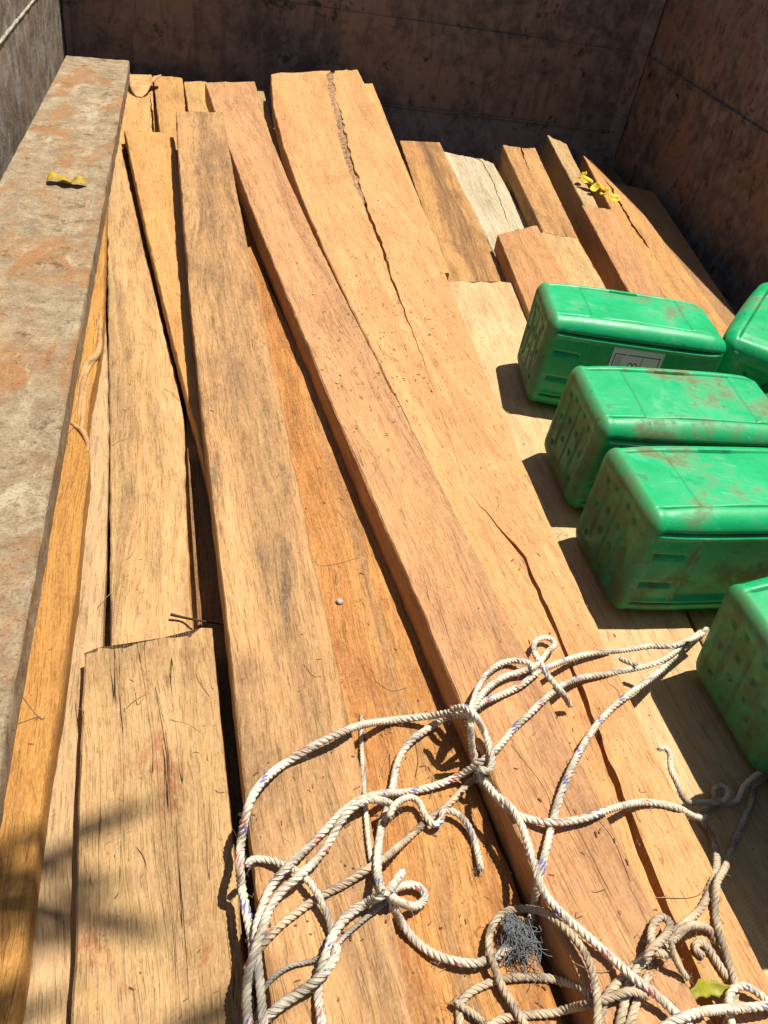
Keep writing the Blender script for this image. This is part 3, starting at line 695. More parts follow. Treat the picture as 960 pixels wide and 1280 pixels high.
    ('can_board', [(0.8684,1.6683,0.0478), (0.854,1.4223,0.0482), (0.8375,1.1763,0.0486), (0.8196,0.9302,0.049), (0.8012,0.6842,0.0494), (0.7827,0.4381,0.0498), (0.7646,0.1921,0.0502), (0.7474,-0.054,0.0506), (0.7318,-0.3,0.051)], [(1.1685,1.6972,0.0477), (1.1603,1.4475,0.0481), (1.1478,1.1979,0.0486), (1.1322,0.9482,0.049), (1.1152,0.6986,0.0494), (1.0981,0.4489,0.0498), (1.0819,0.1993,0.0502), (1.0677,-0.0504,0.0506), (1.0571,-0.3,0.051)], 0.045, None, 0.002,
     'plank almost hidden beneath the green cans'),
    ('back_torn', [(-0.3646,3.4172,0.115), (-0.3043,2.583,0.115)], [(-0.2239,3.4705,0.115), (-0.174,2.733,0.115)], 0.04, [(0.343, 0.9181, 0.0), (0.394, 0.9223, 0.0016), (0.4445, 0.9273, 0.0031), (0.494, 0.9319, 0.0046), (0.5425, 0.9361, 0.006), (0.5905, 0.941, 0.0074), (0.6375, 0.9453, 0.0079), (0.6835, 0.949, 0.0083), (0.729, 0.9533, 0.0087), (0.7735, 0.9569, 0.0091), (0.8175, 0.9609, 0.0094), (0.844, 0.9665, 0.0099), (0.87, 0.9712, 0.0103), (0.896, 0.9766, 0.0107), (0.9215, 0.9811, 0.0111), (0.947, 0.9862, 0.0115)], 0.004,
     'plank end with torn splintered top beside the grey stained plank at the back'),
    ('back_pale', [(-0.2176,3.4622,0.115), (-0.1012,1.9999,0.115)], [(-0.1113,3.4657,0.115), (-0.0269,2.014,0.115)], 0.04, None, 0.002,
     'pale square plank end right of the torn one at the back wall'),
    ('back_thin', [(-0.1048,3.4441,0.11), (-0.0268,2.3494,0.11)], [(-0.0215,3.4918,0.11), (0.0588,2.3704,0.11)], 0.04, None, 0.002,
     'thin plank end left of the salmon plank at the back wall'),
    ('grey_edge', [(0.0886,3.2381,0.1521), (0.2448,1.6559,0.1241)], [(0.1885,3.2675,0.1526), (0.2074,2.803,0.1444), (0.2855,2.086,0.1317), (0.3154,1.6572,0.1241)], 0.04, None, 0.002,
     'greenish grey plank wedged between the salmon plank and the split plank'),
    ('fill', [(-0.47,2.7,0.075), (-0.46,-0.3,0.075)], [(-0.27,2.7,0.075), (-0.26,-0.3,0.075)], 0.045, None, 0.003,
     'sawn plank buried in the lowest layer under the pile'),
    ('fill', [(-0.25,3.3,0.07), (-0.22,-0.3,0.07)], [(-0.07,3.3,0.07), (-0.04,-0.3,0.07)], 0.045, None, 0.003,
     'sawn plank buried in the lowest layer under the pile'),
    ('fill', [(-0.05,2,0.1), (-0.03,-0.3,0.1)], [(0.15,2,0.1), (0.17,-0.3,0.1)], 0.045, None, 0.003,
     'sawn plank buried in the lowest layer under the pile'),
    ('fill', [(0.17,3.2,0.05), (0.18,-0.3,0.05)], [(0.36,3.2,0.05), (0.37,-0.3,0.05)], 0.045, None, 0.003,
     'sawn plank buried in the lowest layer under the pile'),
    ('fill', [(0.38,3,0), (0.4,-0.3,0)], [(0.56,3,0), (0.58,-0.3,0)], 0.045, None, 0.003,
     'sawn plank buried in the lowest layer under the pile'),
    ('fill', [(0.58,2.6,-0.02), (0.59,0.5,-0.02)], [(0.78,2.6,-0.02), (0.79,0.5,-0.02)], 0.045, None, 0.003,
     'sawn plank buried in the lowest layer under the pile'),
    ('fill', [(0.59,0.46,-0.025), (0.59,-0.3,-0.025)], [(0.86,0.46,-0.025), (0.86,-0.3,-0.025)], 0.045, None, 0.003,
     'sawn plank buried in the lowest layer under the pile'),
    ('fill', [(0.8,2.6,-0.02), (0.81,0.5,-0.02)], [(1,2.6,-0.02), (1.01,0.5,-0.02)], 0.045, None, 0.003,
     'sawn plank buried in the lowest layer under the pile'),
    ('fill', [(1.02,2.4,-0.03), (1.03,-0.3,-0.03)], [(1.22,2.4,-0.03), (1.23,-0.3,-0.03)], 0.045, None, 0.003,
     'sawn plank buried in the lowest layer under the pile'),
    ('fill', [(1.24,2.2,-0.03), (1.25,-0.3,-0.03)], [(1.44,2.2,-0.03), (1.45,-0.3,-0.03)], 0.045, None, 0.003,
     'sawn plank buried in the lowest layer under the pile'),
]


for i, (key, L, R, t, cr, jag, label) in enumerate(BOARDS):
    me, org = plank_mesh(L, R, t, cr, jag, 100 + i)
    o = link('plank', me, M[key])
    o.location = org
    if key == 'split':
        split_plank = o
    if key == 'yellow':
        yellow_plank = o
    tag(o, label, 'plank', 'sawn planks loaded in the truck bed')

# ------------------------------------------------------------------ jerrycans
CL, CA, CB, CR = 0.40, 0.105, 0.109, 0.033          # length, half width, half height, corner radius

def sstep(x, a, b):
    t = min(1.0, max(0.0, (x - a) / (b - a)))
    return t * t * (3 - 2 * t)

def can_section():
    """perimeter points: (y, z, ny, nz) of a rounded rectangle, finer next to the corner grooves"""
    pts = []
    fa, fb = CA - CR, CB - CR
    def face(n):
        s = np.linspace(-1, 1, n)
        return np.sign(s) * (1 - (1 - np.abs(s)) ** 1.5)
    qa = face(46)
    arc = np.linspace(0, math.pi / 2, 18)[1:-1]
    for z in qa:
        pts.append((CA, z * fb, 1, 0))
    for a in arc:
        pts.append((fa + CR * math.cos(a), fb + CR * math.sin(a), math.cos(a), math.sin(a)))
    for y in qa[::-1]:
        pts.append((y * fa, CB, 0, 1))
    for a in arc + math.pi / 2:
        pts.append((-fa + CR * math.cos(a), fb + CR * math.sin(a), math.cos(a), math.sin(a)))
    for z in qa[::-1]:
        pts.append((-CA, z * fb, -1, 0))
    for a in arc + math.pi:
        pts.append((-fa + CR * math.cos(a), -fb + CR * math.sin(a), math.cos(a), math.sin(a)))
    for y in qa:
        pts.append((y * fa, -CB, 0, -1))
    for a in arc + 1.5 * math.pi:
        pts.append((fa + CR * math.cos(a), -fb + CR * math.sin(a), math.cos(a), math.sin(a)))
    return pts

PITS = [(s * y, z) for s in (-1, 1) for y, z in ((.020, .022), (.020, -.022), (.052, .060), (.055, -.058), (.058, .004), (.024, .068))]

def can_body():
    sec = can_section()
    m = len(sec)
    fa, fb = CA - CR, CB - CR
    re0, re1 = .028, .044
    G = []
    xs = list(re0 * (1 - np.cos(np.linspace(0, math.pi / 2, 9)))) + list(np.arange(re0 + .0028, CL - re1, .0028)) + list(CL - re1 + re1 * np.sin(np.linspace(0, math.pi / 2, 10)))
    V, F = [], []
    for x in xs:
        inset = 0.0
        if x < re0:
            inset = re0 - math.sqrt(max(0, re0 ** 2 - (re0 - x) ** 2))
        elif x > CL - re1:
            inset = re1 - math.sqrt(max(0, re1 ** 2 - (x - CL + re1) ** 2))
        live = sstep(x, .012, .03) * (1 - sstep(x, CL - .03, CL - .012))
        for (y, z, ny, nz) in sec:
            d = -.0095 * ((x - CL / 2) / (CL / 2)) ** 4
            gr = 0.0
            if abs(ny) > .999:                                             # broad sides
                g = fb - abs(z)
                gr = math.exp(-(g / .0026) ** 2)
                d -= .0052 * math.exp(-(g / .0024) ** 2)
                d += .0034 * math.exp(-((g - .0070) / .0038) ** 2)
                pan = sstep(x, .094, .102) * (1 - sstep(x, .300, .308)) * sstep(g, .008, .016)
                d -= .0052 * pan
                if .022 < x < .084:
                    for zz in (.030, -.032):
                        d -= .0062 * math.exp(-((z - zz) / .0036) ** 4) * sstep(x, .022, .028) * (1 - sstep(x, .078, .084))
            elif abs(nz) > .999:                                           # upper and lower sides
                g = fa - abs(y)
                gr = .8 * math.exp(-(g / .0020) ** 2) + .6 * math.exp(-((x - .092) / .0020) ** 2) + .6 * math.exp(-((x - .312) / .0020) ** 2)
                d -= .0046 * math.exp(-(g / .0018) ** 2)
                d -= .0026 * math.exp(-((x - .092) / .0024) ** 2) + .0026 * math.exp(-((x - .312) / .0024) ** 2)
                d -= .0020 * sstep(x, .092, .10) * (1 - sstep(x, .304, .312))
                d += .0050 * (1 - (y / fa) ** 2) * sstep(x, .10, .2) * (1 - sstep(x, .22, .31))
                d += .0014 * math.sin(x * 33 + y * 21) * math.sin(y * 37 + x * 9)
            else:                                                           # raised seam band on the corners
                a = math.atan2(abs(nz), abs(ny)) / (math.pi / 2)
                e = min(a, 1 - a) * math.pi / 2 * CR
                d += .0012 * min(1, 6 * a, 6 * (1 - a)) - (.0040 if a < .5 else .0026) * math.exp(-(e / .0022) ** 2)
            d *= live
            G.append(min(1.0, gr) * live)
            V.append((x, y + ny * (d - inset), z + nz * (d - inset) + CB))
    n = len(xs)
    for i in range(n - 1):
        for k in range(m):
            k2 = (k + 1) % m
            F.append((i * m + k, (i + 1) * m + k, (i + 1) * m + k2, i * m + k2))
    # base end: rings towards the centre, with pits and a parting groove
    rings = 34
    ring0 = [V[k] for k in range(m)]
    prev = 0
    for r in range(1, rings + 1):
        f = 1 - r / (rings + 0.0)
        start = len(V)
        if r < rings:
            for (x, y, z) in ring0:
                yy, zz = y * f, (z - CB) * f
                dx = 0.0
                for (py, pz) in PITS:
                    q = math.hypot(yy - py, zz - pz)
                    dx += .0048 * (1 - sstep(q, .0035, .0075))
                dx += .0030 * math.exp(-(yy / .0030) ** 2)
                dx += .0026 * (1 - sstep(abs(abs(yy) - .040), .004, .008)) * (1 - sstep(abs(zz), .045, .06))
                dx += .0020 * sstep(f, .98, .86)
                V.append((x + dx, yy, zz + CB))
            for k in range(m):
                k2 = (k + 1) % m
                F.append((prev + k, prev + k2, start + k2, start + k))
        else:
            V.append((.005, 0, CB))
            for k in range(m):
                F.append((prev + k, prev + (k + 1) % m, start))
        prev = start
    # top end: shallow dished panel
    last = (n - 1) * m
    ringt = [V[last + k] for k in range(m)]
    prev = last
    for r in range(1, 9):
        f = 1 - r / 8
        start = len(V)
        if r < 8:
            for (x, y, z) in ringt:
                V.append((x - .012 * sstep(1 - f, .1, .4), y * f, (z - CB) * f + CB))
            for k in range(m):
                k2 = (k + 1) % m
                F.append((prev + k, start + k, start + k2, prev + k2))
        else:
            V.append((CL - .012, 0, CB))
            for k in range(m):
                F.append((prev + k, start, prev + (k + 1) % m))
        prev = start
    me = mesh_from('can_body', V, F, 60)
    at = me.attributes.new('groove', 'FLOAT', 'POINT')
    at.data.foreach_set('value', np.array(G + [0.0] * (len(V) - len(G)), dtype=np.float32))
    return me

def lathe_x(name, prof, sides=28, cy=0, cz=0):
    V, F = [], []
    for (x, r) in prof:
        for k in range(sides):
            a = 2 * math.pi * k / sides
            rr = r * (1 + (.025 if (k % 2 and .4 < 1) else 0))
            V.append((x, cy + rr * math.cos(a), cz + rr * math.sin(a)))
    for i in range(len(prof) - 1):
        for k in range(sides):
            k2 = (k + 1) % sides
            F.append((i * sides + k, (i + 1) * sides + k, (i + 1) * sides + k2, i * sides + k2))
    F.append(tuple((len(prof) - 1) * sides + k for k in range(sides))[::-1])
    return recalc(mesh_from(name, V, F, 40))

ME_CAN = can_body()
ME_NECK = lathe_x('neck', [(CL - .014, .030), (CL + .004, .028), (CL + .006, .024), (CL + .012, .024)], 28, .055, CB)
ME_CAP = lathe_x('cap', [(CL + .010, .024), (CL + .011, .029), (CL + .030, .029), (CL + .034, .026), (CL + .0345, .004)], 36, .055, CB)
hv, hf = tube_arrays(catmull([(CL - .012, .020, CB), (CL + .010, .014, CB), (CL + .022, -.004, CB), (CL + .024, -.040, CB), (CL + .018, -.066, CB), (CL - .012, -.078, CB)], 8), .011, 12)
ME_HANDLE = mesh_from('handle', hv, hf, 179)

def jerrycan(loc, yaw, pitch, roll, label):
    r = empty('jerrycan', loc)
    r.rotation_euler = (math.radians(roll), math.radians(pitch), math.radians(yaw))
    tag(r, label, 'jerrycan', 'green plastic jerrycans lying on the planks')
    link('can_body', ME_CAN, M['plastic'], r)
    nk = link('neck', ME_NECK, M['plastic'], r)
    link('cap', ME_CAP, M['plastic'], nk)
    link('handle', ME_HANDLE, M['plastic'], r)
    return r

CANS = [
    ((.700, 1.500, .058), -9.0, 0.0, -1.5, 'green jerrycan with the white paper label, farthest of the row of three'),
    ((.664, 1.147, .060), -1.5, 0.0, 2.5, 'green jerrycan in the middle of the row, between the labelled can and the dirtiest one'),
    ((.648, 0.888, .058), 1.0, 0.0, -1.5, 'dirty scuffed green jerrycan with two short ribs on its brown smeared side'),
    ((.748, 0.582, .056), 3.0, -9.0, 0.0, 'green jerrycan nearest the ropes, pitted base end facing left'),
    ((1.425, 1.635, .056), 229.0, 0.0, 0.0, 'green jerrycan cut by the right picture edge behind the labelled can'),
    ((.725, 0.270, .053), 2.0, 0.0, 0.0, 'unseen green jerrycan added past the lower right corner for its shade, under another can'),  # out of view, added to shade the planks at lower right
    ((.715, 0.400, .2715), 3.0, 0.0, 0.0, 'unseen green jerrycan added on top of another to deepen the lower right shade'),  # also unseen, stacked here so the added shade reaches farther left
]
can_objs = [jerrycan(*c) for c in CANS]

# paper label on the farthest can of the row
def label_mat():
    N = Nodes('printed_paper_label')
    uvn = N.new('ShaderNodeUVMap', uv_map='grain')
    u, v, _ = N.sep(uvn.outputs[0])
    def box(x0, x1, y0, y1):
        a = N.math('MULTIPLY', N.math('GREATER_THAN', u, x0), N.math('LESS_THAN', u, x1))
        b = N.math('MULTIPLY', N.math('GREATER_THAN', v, y0), N.math('LESS_THAN', v, y1))
        return N.math('MULTIPLY', a, b)
    col = (0.62, 0.62, 0.66, 1)
    blue = (0.03, 0.05, 0.22, 1)
    for b in ((.05, .07, .08, .84), (.05, .27, .81, .84), (.31, .96, .81, .84), (.93, .95, .08, .84), (.05, .95, .08, .11), (.60, .613, .08, .81)):
        col = N.mix(box(*b), col, blue)
    # fine print: rows of tiny grey strokes
    txt = N.math('GREATER_THAN', N.noise(N.vec(N.math('MULTIPLY', u, 60.0), N.math('FLOOR', N.math('MULTIPLY', v, 26.0)), 0), 1.0, 1.0), 0.47)
    row = N.math('GREATER_THAN', N.math('FRACT', N.math('MULTIPLY', v, 26.0)), 0.5)
    col = N.mix(N.math('MULTIPLY', N.math('MULTIPLY', txt, row), box(.10, .22, .2, .76)), col, (0.16, 0.17, 0.22, 1))
    # round red mark
    for cx in (.405, .50):
        q = N.math('ADD', N.math('POWER', N.math('MULTIPLY', N.math('SUBTRACT', u, cx), 2.0), 2.0), N.math('POWER', N.math('SUBTRACT', v, .52), 2.0))
        ring = N.math('MULTIPLY', N.math('LESS_THAN', q, .0100), N.math('GREATER_THAN', q, .0036))
        col = N.mix(ring, col, (0.42, 0.05, 0.05, 1))
    return N.done(col, .6, None, .3)
lv = [(.150, -CA + .0044, CB - .020), (.262, -CA + .0044, CB - .020), (.262, -CA + .0044, CB + .060), (.150, -CA + .0044, CB + .060)]
lv2 = [(x, y + .0006, z) for x, y, z in lv]
lab = link('label', mesh_from('label', lv + lv2, [(0, 1, 2, 3), (7, 6, 5, 4), (0, 4, 5, 1), (1, 5, 6, 2), (2, 6, 7, 3), (3, 7, 4, 0)], None, [(0, 0), (1, 0), (1, 1), (0, 1)] * 2), label_mat(), can_objs[0])
lab['label'] = 'white paper label with blue border on the can side'

# ------------------------------------------------------------------ ropes
ROPES = [
    ('tip', 'rope_white', 'rope', 'thin rope end with dark burnt tip passing under the big outer loop', [
        (0.002844, [(0.1893,0.5637,0.1512),(0.1878,0.5527,0.1512),(0.1861,0.5416,0.1512),(0.1846,0.5305,0.1514),(0.1832,0.5195,0.1524),(0.1818,0.5088,0.1550),(0.1802,0.4986,0.1594),(0.1785,0.4891,0.1649),(0.1768,0.4800,0.1711),(0.1750,0.4711,0.1777),(0.1732,0.4623,0.1843),(0.1715,0.4533,0.1907),(0.1697,0.4439,0.1965),(0.1681,0.4339,0.2011),(0.1668,0.4231,0.2039),(0.1658,0.4120,0.2042),(0.1651,0.4009,0.2042),(0.1645,0.3897,0.2041),(0.1640,0.3786,0.2039),(0.1638,0.3674,0.2038),(0.1641,0.3562,0.2037),(0.1650,0.3451,0.2036),(0.1671,0.3341,0.2034),(0.1707,0.3235,0.2033)]),
    ]),
    ('beige', 'rope_beige', 'rope', 'dirty beige rope running straight from the middle knot to the lower left bundle', [
        (0.004108, [(0.3233,0.4605,0.1520),(0.3131,0.4646,0.1520),(0.3033,0.4592,0.1520),(0.2946,0.4521,0.1519),(0.2859,0.4449,0.1519),(0.2770,0.4381,0.1519),(0.2676,0.4319,0.1519),(0.2580,0.4260,0.1518),(0.2484,0.4201,0.1518),(0.2390,0.4139,0.1518),(0.2298,0.4074,0.1523),(0.2211,0.4006,0.1543),(0.2132,0.3939,0.1587),(0.2064,0.3874,0.1649),(0.2002,0.3810,0.1718),(0.1944,0.3749,0.1792),(0.1886,0.3688,0.1867),(0.1828,0.3628,0.1943),(0.1767,0.3568,0.2016),(0.1696,0.3509,0.2080),(0.1603,0.3456,0.2109),(0.1502,0.3418,0.2078),(0.1403,0.3375,0.2050),(0.1300,0.3329,0.2046),(0.1194,0.3292,0.2045),(0.1089,0.3250,0.2045),(0.0989,0.3199,0.2044),(0.0891,0.3143,0.2044),(0.0794,0.3086,0.2043),(0.0699,0.3025,0.2042),(0.0611,0.2956,0.2040),(0.0527,0.2887,0.2013),(0.0463,0.2831,0.1940),(0.0421,0.2773,0.1854),(0.0385,0.2683,0.1801),(0.0372,0.2572,0.1791),(0.0400,0.2464,0.1791),(0.0380,0.2353,0.1791),(0.0345,0.2246,0.1791)]),
    ]),
    ('hook', 'rope_white', 'rope', 'short stray rope bight poking out at the left edge of the tangle', [
        (0.003634, [(0.0379,0.3588,0.2094),(0.0458,0.3660,0.2061),(0.0568,0.3647,0.2063),(0.0673,0.3604,0.2096),(0.0771,0.3543,0.2125),(0.0862,0.3471,0.2147),(0.0945,0.3387,0.2160),(0.1015,0.3292,0.2161),(0.1069,0.3187,0.2149),(0.1115,0.3081,0.2124),(0.1149,0.2973,0.2087),(0.1162,0.2864,0.2043),(0.1133,0.2755,0.2067)]),
    ]),
    ('string', 'string', 'string', 'thin grey string curving through the lower left of the tangle', [
        (0.00237, [(0.1721,0.3129,0.2044),(0.1626,0.3072,0.2053),(0.1530,0.3016,0.2060),(0.1436,0.2957,0.2063),(0.1343,0.2896,0.2067),(0.1257,0.2829,0.2090),(0.1180,0.2754,0.2118),(0.1091,0.2695,0.2102),(0.0995,0.2686,0.2046),(0.0888,0.2676,0.2024),(0.0778,0.2664,0.2036),(0.0675,0.2624,0.2046),(0.0581,0.2566,0.2043),(0.0509,0.2502,0.1990),(0.0484,0.2438,0.1905),(0.0448,0.2348,0.1858),(0.0385,0.2257,0.1847)]),
    ]),
    ('bundle', 'rope_beige', 'rope', 'thick knotted bundle of dirty ropes at lower right over the crack', [
        (0.004424, [(0.3538,0.1839,0.1933),(0.3590,0.1938,0.1934),(0.3651,0.2031,0.1935),(0.3727,0.2112,0.1935),(0.3818,0.2177,0.1936),(0.3915,0.2231,0.1937),(0.4014,0.2284,0.1937),(0.4112,0.2336,0.1938),(0.4211,0.2387,0.1938),(0.4312,0.2436,0.1939),(0.4413,0.2483,0.1938),(0.4512,0.2529,0.1916),(0.4606,0.2574,0.1877),(0.4694,0.2618,0.1824),(0.4778,0.2660,0.1764),(0.4860,0.2702,0.1701),(0.4942,0.2743,0.1637),(0.5024,0.2785,0.1575),(0.5109,0.2828,0.1517),(0.5198,0.2871,0.1465),(0.5293,0.2916,0.1428),(0.5389,0.2970,0.1408),(0.5477,0.3037,0.1403),(0.5559,0.3113,0.1404),(0.5637,0.3193,0.1403),(0.5716,0.3269,0.1385),(0.5792,0.3342,0.1349),(0.5865,0.3411,0.1300),(0.5933,0.3476,0.1241),(0.5999,0.3539,0.1176),(0.6063,0.3601,0.1109),(0.6125,0.3663,0.1040),(0.6186,0.3725,0.0970),(0.6246,0.3789,0.0901),(0.6304,0.3855,0.0832),(0.6361,0.3924,0.0766),(0.6415,0.3999,0.0703),(0.6460,0.4085,0.0649),(0.6485,0.4186,0.0610),(0.6465,0.4291,0.0595),(0.6445,0.4390,0.0592),(0.6525,0.4467,0.0592),(0.6628,0.4510,0.0592),(0.6725,0.4563,0.0592),(0.6803,0.4642,0.0592)]),
        (0.004424, [(0.3723,0.1818,0.1933),(0.3790,0.1910,0.1934),(0.3855,0.2002,0.1935),(0.3920,0.2095,0.1942),(0.3976,0.2181,0.1988),(0.4051,0.2261,0.2014),(0.4143,0.2326,0.2016),(0.4244,0.2379,0.2019),(0.4346,0.2427,0.2032),(0.4452,0.2465,0.2037),(0.4555,0.2504,0.2013),(0.4648,0.2547,0.1964),(0.4732,0.2592,0.1903),(0.4815,0.2636,0.1838),(0.4897,0.2677,0.1772),(0.4982,0.2714,0.1706),(0.5069,0.2741,0.1638),(0.5156,0.2761,0.1568),(0.5245,0.2775,0.1499),(0.5337,0.2775,0.1434),(0.5420,0.2721,0.1391),(0.5430,0.2610,0.1387)]),
        (0.004266, [(0.4490,0.2380,0.2010),(0.4395,0.2371,0.2068),(0.4297,0.2389,0.2108),(0.4306,0.2488,0.2080),(0.4359,0.2568,0.2021),(0.4424,0.2643,0.1969),(0.4501,0.2718,0.1943),(0.4605,0.2750,0.1942),(0.4633,0.2673,0.1981),(0.4570,0.2600,0.2036),(0.4491,0.2542,0.2091),(0.4405,0.2488,0.2139),(0.4311,0.2439,0.2173),(0.4213,0.2387,0.2180),(0.4135,0.2320,0.2138)]),
        (0.003318, [(0.4447,0.2452,0.2190),(0.4459,0.2360,0.2130),(0.4498,0.2290,0.2056),(0.4557,0.2242,0.1977),(0.4619,0.2168,0.1929)]),
        (0.004266, [(0.5215,0.2505,0.1380),(0.5154,0.2591,0.1380),(0.5233,0.2654,0.1380),(0.5305,0.2581,0.1380),(0.5335,0.2472,0.1378),(0.5364,0.2362,0.1375),(0.5396,0.2253,0.1372)]),
        (0.004266, [(0.5035,0.1758,0.1353),(0.5118,0.1832,0.1355),(0.5202,0.1907,0.1357),(0.5281,0.1985,0.1361),(0.5350,0.2071,0.1374),(0.5389,0.2163,0.1423),(0.5420,0.2267,0.1442),(0.5449,0.2371,0.1412),(0.5466,0.2477,0.1405),(0.5448,0.2577,0.1452),(0.5462,0.2686,0.1459),(0.5500,0.2787,0.1432),(0.5543,0.2887,0.1406),(0.5574,0.2990,0.1428),(0.5592,0.3078,0.1494),(0.5642,0.3170,0.1526),(0.5720,0.3243,0.1499),(0.5800,0.3300,0.1445),(0.5876,0.3350,0.1381),(0.5950,0.3399,0.1312),(0.6022,0.3447,0.1242),(0.6094,0.3495,0.1171),(0.6164,0.3543,0.1098),(0.6234,0.3592,0.1027),(0.6305,0.3642,0.0955),(0.6376,0.3694,0.0886),(0.6447,0.3747,0.0819),(0.6520,0.3803,0.0756),(0.6595,0.3864,0.0699),(0.6673,0.3929,0.0652),(0.6752,0.4000,0.0619),(0.6833,0.4075,0.0600),(0.6914,0.4152,0.0593),(0.6994,0.4230,0.0591),(0.7075,0.4307,0.0591),(0.7156,0.4384,0.0591),(0.7237,0.4461,0.0591),(0.7316,0.4540,0.0590),(0.7387,0.4626,0.0590),(0.7459,0.4712,0.0590),(0.7543,0.4786,0.0590),(0.7637,0.4846,0.0589),(0.7735,0.4899,0.0586),(0.7837,0.4946,0.0582),(0.7941,0.4987,0.0576),(0.8046,0.5023,0.0569),(0.8152,0.5058,0.0560),(0.8258,0.5093,0.0553)]),
        (0.004266, [(0.3837,0.1837,0.1931),(0.3916,0.1926,0.1932),(0.3992,0.2015,0.1933),(0.4069,0.2105,0.1934),(0.4155,0.2186,0.1934),(0.4243,0.2264,0.1934)]),
    ]),
    ('coil', 'rope_beige', 'rope', 'beige rope coil around the grey frayed tuft at bottom centre', [
        (0.004108, [(0.2367,0.2092,0.1507),(0.2381,0.2204,0.1508),(0.2408,0.2312,0.1508),(0.2489,0.2388,0.1508),(0.2591,0.2434,0.1508),(0.2699,0.2464,0.1508),(0.2809,0.2484,0.1509),(0.2921,0.2493,0.1509),(0.3033,0.2492,0.1509),(0.3145,0.2485,0.1508),(0.3257,0.2473,0.1505),(0.3367,0.2456,0.1495),(0.3471,0.2421,0.1505),(0.3526,0.2366,0.1583),(0.3544,0.2313,0.1680),(0.3554,0.2258,0.1777),(0.3567,0.2191,0.1866),(0.3590,0.2100,0.1926)]),
        (0.004108, [(0.2550,0.2058,0.1507),(0.2653,0.2108,0.1507),(0.2761,0.2145,0.1507),(0.2874,0.2158,0.1507),(0.2988,0.2160,0.1507),(0.3103,0.2158,0.1507),(0.3216,0.2150,0.1508),(0.3329,0.2143,0.1525),(0.3419,0.2136,0.1590),(0.3462,0.2120,0.1694),(0.3481,0.2097,0.1805),(0.3497,0.2072,0.1915),(0.3549,0.2053,0.2010),(0.3660,0.2066,0.2026),(0.3772,0.2084,0.2033),(0.3884,0.2097,0.2051),(0.3996,0.2085,0.2039),(0.4099,0.2044,0.2013)]),
        (0.003476, [(0.2332,0.2348,0.1575),(0.2421,0.2274,0.1571),(0.2517,0.2213,0.1549),(0.2594,0.2130,0.1566)]),
        (0.004108, [(0.3016,0.1963,0.1585),(0.2976,0.2068,0.1587),(0.2939,0.2175,0.1580),(0.2904,0.2282,0.1567),(0.2856,0.2383,0.1582),(0.2826,0.2491,0.1592),(0.2794,0.2583,0.1649),(0.2781,0.2692,0.1661),(0.2803,0.2795,0.1622),(0.2847,0.2894,0.1592),(0.2911,0.2987,0.1591),(0.3000,0.3056,0.1591),(0.3104,0.3098,0.1591),(0.3213,0.3097,0.1617),(0.3297,0.3063,0.1682),(0.3360,0.3012,0.1760),(0.3412,0.2942,0.1833),(0.3449,0.2861,0.1902),(0.3486,0.2772,0.1960),(0.3535,0.2675,0.1989),(0.3580,0.2573,0.2006),(0.3613,0.2465,0.2015),(0.3627,0.2353,0.2015),(0.3619,0.2241,0.2017),(0.3585,0.2144,0.2062),(0.3545,0.2047,0.2103),(0.3509,0.1941,0.2104),(0.3469,0.1840,0.2097),(0.3484,0.1796,0.1996)]),
    ]),
    ('long', 'rope_white', 'rope', 'long white rope from the nearest can down to the small bow loop', [
